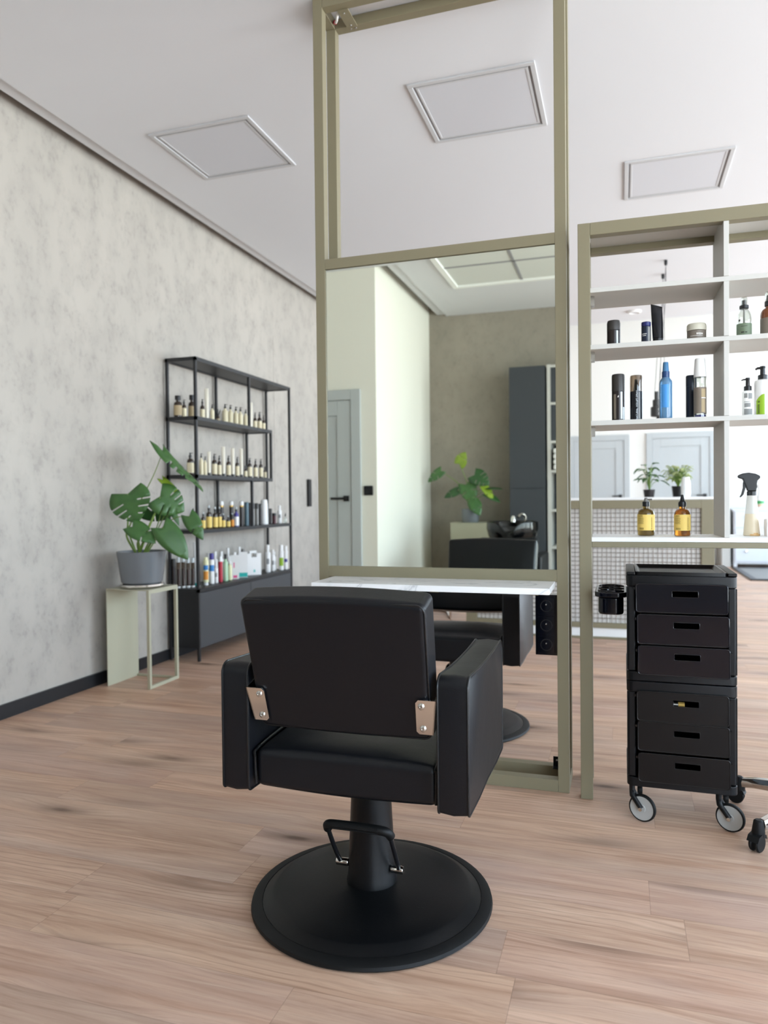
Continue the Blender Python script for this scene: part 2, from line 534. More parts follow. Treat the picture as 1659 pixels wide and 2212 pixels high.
def lathe(bm, prof, cx=0, cy=0, cz=0, seg=24, axis='z', sx=1.0, sy=1.0):
    """prof: list of (r, h); closes with caps when r reaches 0"""
    rings = []
    for r, h in prof:
        if r < 1e-6:
            rings.append([bm.verts.new((0, 0, h))])
        else:
            rings.append([bm.verts.new((r * sx * math.cos(2 * PI * k / seg), r * sy * math.sin(2 * PI * k / seg), h)) for k in range(seg)])
    new = [v for r in rings for v in r]
    for a, b in zip(rings[:-1], rings[1:]):
        for k in range(seg):
            k2 = (k + 1) % seg
            if len(a) == 1 and len(b) == 1:
                continue
            if len(a) == 1:
                bm.faces.new((a[0], b[k2], b[k]))
            elif len(b) == 1:
                bm.faces.new((a[k], a[k2], b[0]))
            else:
                bm.faces.new((a[k], a[k2], b[k2], b[k]))
    for v in new:
        x, y, z = v.co
        if axis == 'z':
            p = (x, y, z)
        elif axis == 'x':
            p = (z, x, y)
        else:
            p = (y, z, x)
        v.co = Vector(p) + Vector((cx, cy, cz))
    return bm

def tube(bm, pts, r, seg=10, closed=False, cap=True):
    pts = [Vector(p) for p in pts]
    n = len(pts)
    rings = []
    up = None
    for i, p in enumerate(pts):
        if closed:
            t = (pts[(i + 1) % n] - pts[i - 1]).normalized()
        else:
            a = pts[max(0, i - 1)]
            b = pts[min(n - 1, i + 1)]
            t = (b - a).normalized()
        if up is None:
            up = Vector((0, 0, 1)) if abs(t.z) < 0.9 else Vector((1, 0, 0))
        s = t.cross(up).normalized()
        up = s.cross(t).normalized()
        rr = r[i] if isinstance(r, (list, tuple)) else r
        rings.append([bm.verts.new(p + s * math.cos(2 * PI * k / seg) * rr + up * math.sin(2 * PI * k / seg) * rr) for k in range(seg)])
    m = n if closed else n - 1
    for i in range(m):
        a, b = rings[i], rings[(i + 1) % n]
        for k in range(seg):
            bm.faces.new((a[k], a[(k + 1) % seg], b[(k + 1) % seg], b[k]))
    if cap and not closed:
        bm.faces.new(list(reversed(rings[0])))
        bm.faces.new(rings[-1])
    return bm

def smooth_path(pts, n=6):
    """Catmull-Rom through pts"""
    P = [Vector(p) for p in pts]
    P = [P[0] * 2 - P[1]] + P + [P[-1] * 2 - P[-2]]
    out = []
    for i in range(1, len(P) - 2):
        for k in range(n):
            t = k / n
            a, b, c, d = P[i - 1], P[i], P[i + 1], P[i + 2]
            out.append(0.5 * ((2 * b) + (c - a) * t + (2 * a - 5 * b + 4 * c - d) * t * t + (3 * b - a - 3 * c + d) * t ** 3))
    out.append(P[-2])
    return out

def prism(bm, poly, a0, a1, axis='y', mi=0):
    """extrude a 2-D polygon; axis y: poly is (x, z); axis x: poly is (y, z); axis z: poly is (x, y)"""
    def P(p, a):
        if axis == 'y':
            return (p[0], a, p[1])
        if axis == 'x':
            return (a, p[0], p[1])
        return (p[0], p[1], a)
    v0 = [bm.verts.new(P(p, a0)) for p in poly]
    v1 = [bm.verts.new(P(p, a1)) for p in poly]
    n = len(poly)
    fs = [bm.faces.new(v0), bm.faces.new(list(reversed(v1)))]
    for i in range(n):
        fs.append(bm.faces.new((v0[i], v1[i], v1[(i + 1) % n], v0[(i + 1) % n])))
    for f in fs:
        f.material_index = mi
    bmesh.ops.recalc_face_normals(bm, faces=bm.faces[:])
    return bm

def rrect(x0, z0, x1, z1, r, n=5):
    out = []
    for cx, cz, a0 in ((x1 - r, z0 + r, -PI / 2), (x1 - r, z1 - r, 0), (x0 + r, z1 - r, PI / 2), (x0 + r, z0 + r, PI)):
        for k in range(n + 1):
            a = a0 + PI / 2 * k / n
            out.append((cx + r * math.cos(a), cz + r * math.sin(a)))
    return out

def shell_label(bm, r, z0, z1, a0, a1, n=14):
    """part of a cylinder wall with a little thickness"""
    for q in range(2):
        pass
    ring = []
    for k in range(n + 1):
        a = a0 + (a1 - a0) * k / n
        ring.append((bm.verts.new((r * math.cos(a), r * math.sin(a), z0)), bm.verts.new((r * math.cos(a), r * math.sin(a), z1))))
    for p, q in zip(ring[:-1], ring[1:]):
        bm.faces.new((p[0], q[0], q[1], p[1]))
    return bm

def thing(name, label, cat, loc=(0, 0, 0), rotz=0.0, group=None):
    o = bpy.data.objects.new(name, None)
    o.empty_display_size = 0.1
    COL.objects.link(o)
    o.location = loc
    o.rotation_euler = (0, 0, rotz)
    o['label'] = label
    o['category'] = cat
    if group:
        o['group'] = group
    return o

def tag(o, label, cat, group=None):
    o['label'] = label
    o['category'] = cat
    if group:
        o['group'] = group
    return o

def struct(name, bm, m, parent=None, label=None, **kw):
    o = obj(name, bm, m, parent, **kw)
    if parent is None:
        o['kind'] = 'structure'
        o['category'] = name.split('_')[0]
        o['label'] = label or name.replace('_', ' ')
    return o

def copy_tree(root, loc, rotz, label, group=None):
    def rec(o, parent):
        c = o.copy()
        COL.objects.link(c)
        c.parent = parent
        for ch in list(o.children):
            rec(ch, c)
        return c
    r = rec(root, None)
    r.location = loc
    r.rotation_euler = (0, 0, rotz)
    r['label'] = label
    if group:
        r['group'] = group
    return r

def text_mesh(body, size, wrap_r=None, a_mid=0.0, vertical=False, z=0.0, thick=0.0004, bold=False):
    """flat lettering turned into mesh and laid on a cylinder of radius wrap_r"""
    cu = bpy.data.curves.new('lettering', 'FONT')
    cu.body = body
    cu.size = size
    cu.align_x = 'CENTER'
    cu.align_y = 'CENTER'
    cu.resolution_u = 2
    if bold:
        cu.offset = size * 0.02
    o = bpy.data.objects.new('lettering', cu)
    COL.objects.link(o)
    dg = bpy.context.evaluated_depsgraph_get()
    me = bpy.data.meshes.new_from_object(o.evaluated_get(dg))
    bpy.data.objects.remove(o)
    bm = B()
    bm.from_mesh(me)
    bpy.data.meshes.remove(me)
    for v in bm.verts:
        x, y = v.co.x, v.co.y
        if vertical:
            x, y = -y, x
        if wrap_r:
            a = a_mid + x / wrap_r
            v.co = (wrap_r * math.cos(a), wrap_r * math.sin(a), z + y)
        else:
            v.co = (x, 0, z + y)
    return bm

# ------------------------------------------------------------------ setting
LX = -3.02           # left wall
Y0, YF = -2.45, 12.9
CZ = 3.14            # ceiling
struct('floor', bx(LX, Y0, -0.05, RIGHT_X, YF, 0), M_FLOOR, label='oak look plank floor')

b = B()
CE = 8.98            # the lower ceiling ends here
box(b, -2.825, -0.54, CZ, RIGHT_X, CE, 3.42)
box(b, -1.85, Y0, CZ, RIGHT_X, -0.54, 3.42)
box(b, -2.930, -0.54, 3.160, -2.825, CE, 3.20)           # shallow step beside the slot along the wall
box(b, -1.955, Y0, 3.160, -1.85, -0.54, 3.20)
box(b, LX, -0.54, 3.42, RIGHT_X, CE, 3.5)
box(b, -2.05, Y0, 3.42, RIGHT_X, -0.54, 3.5)
box(b, LX, CE, 4.02, RIGHT_X, YF, 4.1)
box(b, LX, CE - 0.02, 3.42, RIGHT_X, CE, 4.1)
struct('ceiling', b, M_CEIL, label='white dropped ceiling with a slot along the wall')

struct('wall_left', bx(LX - 0.12, -0.54, 0, LX, YF, 4.1), M_WALL, label='mottled concrete look left wall')
struct('wall_end', bx(LX, 7.715, 0, -1.95, 7.83, 3.139), M_WHITE, label='pale wall at the end of the left wall')
struct('wall_far', bx(LX, YF, 0, RIGHT_X, YF + 0.12, 4.1), M_WHITE, label='white far wall behind the desk')
(rx0, rx1, rz0, rz1) = REAR_FILL_WINDOW
b = bx(-2.05, Y0 - 0.2, 0, rx0, Y0, 3.42)
box(b, rx1, Y0 - 0.2, 0, RIGHT_X, Y0, 3.42)
box(b, rx0, Y0 - 0.2, 0, rx1, Y0, rz0)
box(b, rx0, Y0 - 0.2, rz1, rx1, Y0, 3.42)
struct('wall_rear', b, M_REAR, label='wallpapered rear wall with shade painted in, seen in the mirror')
struct('wall_pier', bx(LX - 0.12, Y0 - 0.12, 0, -2.05, -0.54, 3.42), M_CREAM, label='bright pier with a door seen in the mirror')
b = B()
ys = [Y0]
for (y0, y1, z0, z1) in WINDOWS:
    ys += [y0, y1]
ys.append(YF)
for i in range(0, len(ys), 2):
    box(b, RIGHT_X, ys[i], 0, RIGHT_X + 0.2, ys[i + 1], 4.1)
for (y0, y1, z0, z1) in WINDOWS:
    box(b, RIGHT_X, y0, 0, RIGHT_X + 0.2, y1, z0)
    box(b, RIGHT_X, y0, z1, RIGHT_X + 0.2, y1, 4.1)
struct('wall_right', b, M_WHITE, label='white window wall on the right')
for i, (y0, y1, z0, z1) in enumerate(WINDOWS):
    b = B()
    t = 0.06
    xa, xb = RIGHT_X + 0.06, RIGHT_X + 0.12
    box(b, xa, y0, z0, xb, y0 + t, z1)
    box(b, xa, y1 - t, z0, xb, y1, z1)
    box(b, xa, y0 + t, z0, xb, y1 - t, z0 + t)
    box(b, xa, y0 + t, z1 - t, xb, y1 - t, z1)
    ym = (y0 + y1) / 2
    box(b, xa, ym - 0.03, z0 + t, xb, ym + 0.03, z1 - t)
    wo = struct('window_%d' % (i + 1), b, M_CABINET, label='tall shop window')
    obj('pane', bx(RIGHT_X + 0.085, y0 + t, z0 + t, RIGHT_X + 0.091, y1 - t, z1 - t), M_GLASS, wo)
b = B()
t = 0.06
ya, yb = Y0 - 0.12, Y0 - 0.06
box(b, rx0, ya, rz0, rx0 + t, yb, rz1)
box(b, rx1 - t, ya, rz0, rx1, yb, rz1)
box(b, rx0 + t, ya, rz0, rx1 - t, yb, rz0 + t)
box(b, rx0 + t, ya, rz1 - t, rx1 - t, yb, rz1)
wo = struct('window_7', b, M_CABINET, label='added window behind the viewer for fill daylight')
obj('pane', bx(rx0 + t, Y0 - 0.095, rz0 + t, rx1 - t, Y0 - 0.089, rz1 - t), M_GLASS, wo)
struct('baseboard_left', bx(LX, -0.54, 0, LX + 0.014, 7.70, 0.074), M_BLACK, label='black skirting along the left wall')
struct('baseboard_end', bx(LX + 0.014, 7.70, 0, -1.95, 7.715, 0.074), M_BLACK, label='black skirting of the end wall')
struct('trim_1', bx(LX, 7.66, 0.074, LX + 0.03, 7.715, 3.139), M_WHITE, label='white corner strip at the end of the left wall')

def door(name, x0, x1, ztop, y, face, label, hx, hz=1.08):
    """panel door in a wall parallel to x; face = -1 looks to -y, +1 looks to +y"""
    fw = 0.09
    b = B()
    ya, yb = sorted((y, y + face * 0.03))
    box(b, x0, ya, 0, x0 + fw, yb, ztop)
    box(b, x1 - fw, ya, 0, x1, yb, ztop)
    box(b, x0 + fw, ya, ztop - fw, x1 - fw, yb, ztop)
    o = struct(name, b, M_DOOR, label=label, bevel=0.004)
    xl, xr, zt = x0 + fw + 0.004, x1 - fw - 0.004, ztop - fw - 0.004
    b = B()
    y1, y2 = sorted((y, y + face * 0.020))
    st = 0.13
    box(b, xl, y1, 0.004, xl + st, y2, zt)
    box(b, xr - st, y1, 0.004, xr, y2, zt)
    box(b, xl + st, y1, 0.004, xr - st, y2, 0.16)
    box(b, xl + st, y1, zt - st, xr - st, y2, zt)
    y3, y4 = sorted((y, y + face * 0.008))
    box(b, xl + st, y3, 0.16, xr - st, y4, zt - st)
    obj('leaf', b, M_DOOR, o, bevel=0.003)
    b = B()
    ys_ = y + face * 0.02
    box(b, hx - 0.025, min(ys_, ys_ + face * 0.01), hz - 0.025, hx + 0.025, max(ys_, ys_ + face * 0.01), hz + 0.025)
    tube(b, [(hx, ys_ + face * 0.01, hz), (hx, ys_ + face * 0.05, hz)], 0.011)
    s = 1 if hx < (x0 + x1) / 2 else -1
    tube(b, [(hx, ys_ + face * 0.05, hz), (hx + s * 0.13, ys_ + face * 0.05, hz)], 0.011)
    obj('door_handle', b, M_CAPBLK, o)
    return o
door('door_1', -0.86, 0.13, 2.14, YF, -1, 'pale grey panel door behind the left half of the desk', -0.02, 1.12)
door('door_2', 0.39, 1.44, 2.15, YF, -1, 'pale grey panel door behind the right end of the desk', 1.28, 1.12)
door('door_3', -2.98, -2.19, 2.08, -0.54, 1, 'pale grey panel door seen at left in the mirror', -2.33, 1.115)
# flush sliding door in the left wall: a thin leaf with a black recessed pull
d4 = struct('door_4', bx(LX, 6.10, 0.08, LX + 0.002, 6.96, 2.6), M_WALL, label='flush wall coloured door with a long black pull')
obj('pull', bx(LX + 0.002, 6.81, 1.04, LX + 0.032, 6.87, 1.315), M_CAPBLK, d4, bevel=0.004)

# ------------------------------------------------------------------ ceiling fittings
def ceiling_panel(x0, x1, y0, y1, label):
    t = thing('ceiling_panel', label, 'ceiling light', ((x0 + x1) / 2, (y0 + y1) / 2, CZ), 0, 'square ceiling panels')
    hx, hy = (x1 - x0) / 2, (y1 - y0) / 2
    b = B()
    w, d = 0.024, 0.009
    for (a0, b0, a1, b1) in ((-hx, -hy, hx, -hy + w), (-hx, hy - w, hx, hy), (-hx, -hy + w, -hx + w, hy - w), (hx - w, -hy + w, hx, hy - w)):
        box(b, a0, b0, -d, a1, b1, 0)
    obj('frame', b, M_PANELF, t, bevel=0.002)
    b = B()
    w2 = 0.012
    ix, iy = hx - w - 0.012, hy - w - 0.012
    for (a0, b0, a1, b1) in ((-ix, -iy, ix, -iy + w2), (-ix, iy - w2, ix, iy), (-ix, -iy + w2, -ix + w2, iy - w2), (ix - w2, -iy + w2, ix, iy - w2)):
        box(b, a0, b0, -0.006, a1, b1, 0)
    obj('inner_frame', b, M_PANELF, t, bevel=0.0015)
    obj('recess', bx(-hx + w, -hy + w, -0.0015, hx - w, hy - w, 0), M_GROOVE, t)
    obj('diffuser', bx(-ix + w2, -iy + w2, -0.004, ix - w2, iy - w2, -0.0016), M_PANELD, t)
ceiling_panel(-2.488, -1.868, 3.514, 4.120, 'square white ceiling panel left of the mirror frame, nearest the concrete wall')
ceiling_panel(-0.998, -0.376, 3.514, 4.132, 'square white ceiling panel seen through the top opening of the mirror frame')
ceiling_panel(0.026, 0.644, 4.744, 5.345, 'square white ceiling panel above the product shelf on the right')

def ceiling_spot(x, y, r, z, label):
    t = thing('ceiling_spot', label, 'ceiling light', (x, y, z), 0)
    b = B()
    lathe(b, [(r, 0), (r, -0.012), (r * 0.9, -0.022), (r * 0.7, -0.022), (r * 0.66, -0.012), (0, -0.012)], seg=32)
    obj('housing', b, M_WHITEP, t)
    b = B()
    lathe(b, [(r * 0.62, -0.012), (r * 0.62, -0.016), (0, -0.018)], seg=32)
    obj('diffuser', b, M_PANELD, t)
ceiling_spot(0.143, 8.56, 0.072, CZ, 'small round white ceiling lamp above the dark jar on the top shelf')
ceiling_spot(0.80, 11.3, 0.24, 4.02, 'wide round flush ceiling lamp behind the ivory lidded jar')

# led profile on the salon ceiling behind the viewer (seen in the mirror)
t = thing('led_light_frame', 'white rectangular light line on the ceiling in the mirror', 'ceiling light', (-0.55, -0.45, CZ))
b = B()
for (a0, b0, a1, b1) in ((-0.98, -0.93, 1.3, -0.88), (-0.98, 1.6, 1.3, 1.65), (-0.98, -0.88, -0.93, 1.6), (1.25, -0.88, 1.3, 1.6)):
    box(b, a0, b0, -0.02, a1, b1, 0)
obj('profile', b, M_OFFLED, t, bevel=0.003)
b = B()
box(b, -0.335, -0.88, -0.008, -0.310, 1.6, 0)
box(b, -0.93, -0.33, -0.008, 1.25, -0.305, 0)
obj('track', b, M_GROOVE, t)
obj('inset_board', bx(-0.93, -0.88, -0.003, 1.25, 1.6, 0), M_TILES, t)

def pendant(x, y, lx, ly, zb, label):
    t = thing('pendant_lamp', label, 'pendant lamp', (x, y, CZ), 0, 'pendant lamps over the reception desk')
    b = B()
    lathe(b, [(0, 0), (0.014, 0), (0.014, -0.03), (0.010, -0.045), (0, -0.045)], seg=20)
    obj('canopy', b, M_CAPBLK, t)
    dx, dy = lx - x, ly - y
    zt = zb + 0.21 - CZ
    for s in (-1, 1):
        b = B()
        tube(b, smooth_path([(0, 0, -0.05), (s * 0.008 + dx * 0.12, dy * 0.1, -0.3), (dx * 0.6 + s * 0.014, dy * 0.6, zt * 0.6), (dx + s * 0.016, dy, zt)], 5), 0.0026, 6)
        obj('cable', b, M_CABLE, t)
    b = B()
    lathe(b, [(0, 0.21), (0.020, 0.21), (0.020, 0.145), (0.034, 0.140), (0.034, 0.085), (0.050, 0.08), (0.050, 0.004), (0.044, 0.0), (0.040, 0.01), (0, 0.03)], dx, dy, zb - CZ, 24)
    obj('shade', b, M_DARKMETAL, t)
    for h in (0.055, 0.020):
        b = B()
        lathe(b, [(0, -0.012), (0.012, -0.008), (0.014, 0), (0.012, 0.008), (0, 0.012)], dx + 0.02, dy - 0.045, zb - CZ + h, 14)
        obj('glass_bead', b, M_SILVERP, t)
pendant(0.372, 6.82, 0.285, 6.60, 1.775, 'dark stepped pendant lamp, the nearer of two hanging behind the blue spray bottle')
pendant(0.370, 7.234, 0.345, 6.95, 1.74, 'dark stepped pendant lamp, the farther of two, mostly behind the blue spray bottle')

# ------------------------------------------------------------------ styling chairs
def make_chair(label, loc, rotz):
    t = thing('styling_chair', label, 'chair', loc, rotz, 'black hydraulic styling chairs')
    # base plate
    b = B()
    lathe(b, [(0, 0.001), (0.325, 0.001), (0.330, 0.006), (0.328, 0.014), (0.318, 0.019), (0.300, 0.020), (0.299, 0.018)], seg=72)
    base_rim = obj('base_rim', b, M_RUBBER, t)
    b = B()
    lathe(b, [(0.299, 0.012), (0.2985, 0.0195), (0.294, 0.0215), (0.274, 0.034), (0.266, 0.0365), (0.22, 0.042), (0.14, 0.049), (0.08, 0.054), (0, 0.055)], seg=72)
    obj('base_plate', b, M_BASE, t)
    # column
    b = B()
    lathe(b, [(0, 0.052), (0.069, 0.052), (0.0695, 0.058), (0.066, 0.07), (0.055, 0.29), (0.0535, 0.335), (0, 0.335)], seg=40)
    obj('column', b, M_BASE, t)
    obj('seat_mount', bx(-0.11, -0.11, 0.335, 0.11, 0.14, 0.366), M_BASE, t, bevel=0.006)
    # pump pedal
    pz, py = 0.100, -0.020
    for x in (-0.096, 0.062):
        b = B()
        lathe(b, [(0, 0), (0.009, 0), (0.0105, 0.002), (0.0105, 0.032), (0.009, 0.035), (0, 0.035)], x, py, pz, 16, 'x')
        obj('pedal_pin', b, M_CHROME, t)
    b = B()
    tube(b, smooth_path([(-0.084, py, pz), (-0.083, py - 0.04, pz + 0.050), (-0.078, py - 0.105, pz + 0.140), (-0.066, py - 0.118, pz + 0.154), (-0.035, py - 0.119, pz + 0.157), (0.055, py - 0.119, pz + 0.157), (0.080, py - 0.118, pz + 0.154), (0.092, py - 0.105, pz + 0.140), (0.089, py - 0.04, pz + 0.050), (0.084, py, pz)], 5), 0.0062, 10)
    pb = obj('pedal_bar', b, M_CAPBLK, t)
    b = B()
    tube(b, smooth_path([(-0.080, py - 0.100, pz + 0.136), (-0.075, py - 0.113, pz + 0.151), (-0.055, py - 0.119, pz + 0.157), (0.008, py - 0.119, pz + 0.158), (0.068, py - 0.119, pz + 0.157), (0.089, py - 0.113, pz + 0.151), (0.094, py - 0.100, pz + 0.136)], 6), 0.0118, 14)
    for k in range(-1, 2):
        tube(b, smooth_path([(-0.055, py - 0.130, pz + 0.157 + k * 0.006), (0.008, py - 0.1305, pz + 0.158 + k * 0.006), (0.068, py - 0.130, pz + 0.157 + k * 0.006)], 4), 0.0016, 6)
    obj('rubber_grip', b, M_RUBBER, pb)
    # seat cushion: a crowned block, rear face upright
    b = B()
    nx, ny = 12, 12
    hw, ya, yb = 0.241, -0.214, 0.262
    top, bot = {}, {}
    for i in range(nx + 1):
        for j in range(ny + 1):
            u, v = i / nx * 2 - 1, j / ny * 2 - 1
            crown = 0.020 * (1 - u ** 4) * (1 - max(0, -v) ** 6) * (1 - max(0, v) ** 6)
            top[i, j] = b.verts.new((u * hw, (ya + yb) / 2 + v * (yb - ya) / 2, 0.462 + crown + 0.012 * (v + 1) / 2))
            bot[i, j] = b.verts.new((u * hw, (ya + yb) / 2 + v * (yb - ya) / 2, 0.366 - 0.008 * math.cos(u * 1.4)))
    for i in range(nx):
        for j in range(ny):
            b.faces.new((top[i, j], top[i + 1, j], top[i + 1, j + 1], top[i, j + 1]))
            b.faces.new((bot[i, j], bot[i, j + 1], bot[i + 1, j + 1], bot[i + 1, j]))
    for i in range(nx):
        b.faces.new((bot[i, 0], bot[i + 1, 0], top[i + 1, 0], top[i, 0]))
        b.faces.new((top[i, ny], top[i + 1, ny], bot[i + 1, ny], bot[i, ny]))
    for j in range(ny):
        b.faces.new((top[0, j], top[0, j + 1], bot[0, j + 1], bot[0, j]))
        b.faces.new((bot[nx, j], bot[nx, j + 1], top[nx, j + 1], top[nx, j]))
    seat = obj('seat', b, M_LEATHER, t, bevel=0.018, seg=4)
    for s in (-1, 1):
        b = B()
        tube(b, smooth_path([(s * 0.238, ya - 0.001, 0.372), (s * 0.240, ya - 0.002, 0.44), (s * 0.238, ya + 0.012, 0.462), (s * 0.236, 0.0, 0.476), (s * 0.236, yb - 0.03, 0.482), (s * 0.238, yb + 0.001, 0.455), (s * 0.238, yb, 0.375)], 5), 0.0034, 8)
        obj('piping', b, M_PIPING, seat)
    # armrests
    for s in (-1, 1):
        xo, xi = s * 0.3225, s * 0.2475
        xa, xb = min(xo, xi), max(xo, xi)
        prof = []
        y_r, y_f, zb, zt = -0.236, 0.266, 0.360, 0.684
        # side outline with rounded corners and a slightly dished top
        def corner(cx, cz, r, a0, n=6):
            return [(cx + r * math.cos(a0 + PI / 2 * k / n), cz + r * math.sin(a0 + PI / 2 * k / n)) for k in range(n + 1)]
        r = 0.028
        prof += corner(y_r + 0.012, zb + 0.012, 0.012, PI)
        prof += [(y_r + 0.13, zb - 0.003), (y_r + 0.25, zb + 0.002), (y_r + 0.38, zb - 0.003)]
        prof += corner(y_f - 0.012, zb + 0.012, 0.012, -PI / 2)
        prof += corner(y_f - r, zt - r, r, 0)
        prof += [(y_f - 0.14, zt - 0.006), (y_f - 0.25, zt - 0.008), (y_f - 0.36, zt - 0.006)]
        prof += corner(y_r + r, zt - r, r, PI / 2)
        b = B()
        # puffed leather pillow: three slices across the width
        slices = [(xa, -0.004), (xa + 0.004, 0.0), (xa + 0.5 * (xb - xa), 0.003), (xb - 0.004, 0.0), (xb, -0.004)]
        cy, cz = (y_r + y_f) / 2, (zb + zt) / 2
        rings = []
        for (x, gz) in slices:
            rings.append([b.verts.new((x, y + (gz if y > cy else -gz), z + (gz if z > cz else -gz))) for (y, z) in prof])
        n = len(prof)
        for p, q in zip(rings[:-1], rings[1:]):
            for k in range(n):
                b.faces.new((p[k], p[(k + 1) % n], q[(k + 1) % n], q[k]))
        b.faces.new(rings[0])
        b.faces.new(list(reversed(rings[-1])))
        bmesh.ops.recalc_face_normals(b, faces=b.faces[:])
        arm = obj('armrest', b, M_LEATHER, t)
        for x in (xa + 0.0015, xb - 0.0015):
            b = B()
            tube(b, [(x, y, z) for (y, z) in prof], 0.0030, 8, closed=True)
            obj('piping', b, M_PIPING, arm)
    # backrest: leaning cushion
    tilt = math.radians(-15.5)
    M = Matrix.Translation((0, -0.208, 0.520)) @ Matrix.Rotation(-tilt, 4, 'X')
    hw, H, T = 0.238, 0.352, 0.088
    b = B()
    nx, nz = 12, 10
    fr, bk = {}, {}
    for i in range(nx + 1):
        for k in range(nz + 1):
            u, v = i / nx * 2 - 1, k / nz
            w = hw * (0.955 + 0.045 * v)
            zc = v * H + (0.010 * (1 - u * u) if k == nz else 0) - (0.006 * (1 - u * u) if k == 0 else 0)
            bk[i, k] = b.verts.new(M @ Vector((u * w, -0.004 * (1 - u * u) * (1 - (2 * v - 1) ** 2), zc)))
            fr[i, k] = b.verts.new(M @ Vector((u * w, T + 0.022 * (1 - u ** 4) * (1 - (2 * v - 1) ** 4), zc)))
    for i in range(nx):
        for k in range(nz):
            b.faces.new((bk[i, k], bk[i + 1, k], bk[i + 1, k + 1], bk[i, k + 1]))
            b.faces.new((fr[i, k], fr[i, k + 1], fr[i + 1, k + 1], fr[i + 1, k]))
    for i in range(nx):
        b.faces.new((bk[i, 0], fr[i, 0], fr[i + 1, 0], bk[i + 1, 0]))
        b.faces.new((bk[i, nz], bk[i + 1, nz], fr[i + 1, nz], fr[i, nz]))
    for k in range(nz):
        b.faces.new((bk[0, k], bk[0, k + 1], fr[0, k + 1], fr[0, k]))
        b.faces.new((bk[nx, k], fr[nx, k], fr[nx, k + 1], bk[nx, k + 1]))
    bmesh.ops.recalc_face_normals(b, faces=b.faces[:])
    back = obj('backrest', b, M_LEATHER, t, bevel=0.016, seg=4)
    b = B()
    pts = rrect(-hw * 0.965, 0.004, hw * 0.985, H - 0.004, 0.018, 5)
    tube(b, [M @ Vector((x * (0.962 + 0.038 * z / H), 0.005, z + (0.008 * (1 - (x / hw) ** 2) if z > H * 0.5 else -0.004 * (1 - (x / hw) ** 2)))) for (x, z) in pts], 0.0026, 8, closed=True)
    obj('piping', b, M_PIPING, back)
    # chrome brackets with two dome screws each, bent forward to the armrest
    for s in (-1, 1):
        b = B()
        x0, x1 = s * 0.1985, s * 0.2475
        za, zb2 = 0.024, 0.115
        xa = x0
        poly = [(x0 + s * 0.003, za), (x0 - s * 0.004, za + 0.007), (x0 - s * 0.001, zb2 - 0.008), (x0 + s * 0.006, zb2), (x1, zb2), (x1 - s * 0.004, zb2 - 0.03), (x1 - s * 0.012, za)]
        v0 = [b.verts.new(M @ Vector((x, -0.0085, z))) for (x, z) in poly]
        v1 = [b.verts.new(M @ Vector((x, -0.0045, z))) for (x, z) in poly]
        m = len(poly)
        b.faces.new(v0)
        b.faces.new(list(reversed(v1)))
        for k in range(m):
            b.faces.new((v0[k], v1[k], v1[(k + 1) % m], v0[(k + 1) % m]))
        # return flange along the armrest side
        fl = [M @ Vector((x1 - s * (0.003 if z > za else 0.015), y, z)) for (y, z) in ((-0.0085, za), (0.055, za), (0.055, zb2), (-0.0085, zb2))]
        f2 = [p + Vector((s * 0.003, 0, 0)) for p in fl]
        q0 = [b.verts.new(p) for p in fl]
        q1 = [b.verts.new(p) for p in f2]
        b.faces.new(q0)
        b.faces.new(list(reversed(q1)))
        for k in range(4):
            b.faces.new((q0[k], q1[k], q1[(k + 1) % 4], q0[(k + 1) % 4]))
        bmesh.ops.recalc_face_normals(b, faces=b.faces[:])
        br = obj('back_bracket', b, M_CHROME, t)
        br['label'] = 'polished steel bracket'
        for zz in (za + 0.016, zb2 - 0.016):
            b = B()
            p = M @ Vector((s * 0.2115, -0.0085, zz))
            lathe(b, [(0.0085, 0.0), (0.0080, -0.0025), (0.0055, -0.0045), (0.0030, -0.0050), (0.0028, -0.003), (0, -0.003)], p.x, p.y, p.z, 18, 'y')
            obj('screw', b, M_STEEL, br)
    return t

CH1 = make_chair('black leatherette styling chair in the foreground, seen from behind in front of the mirror', (-0.662, 1.905, 0), 0.0)
copy_tree(CH1, (-0.752, 3.515, 0), PI, 'black styling chair on the far side of the mirror frame, facing it')

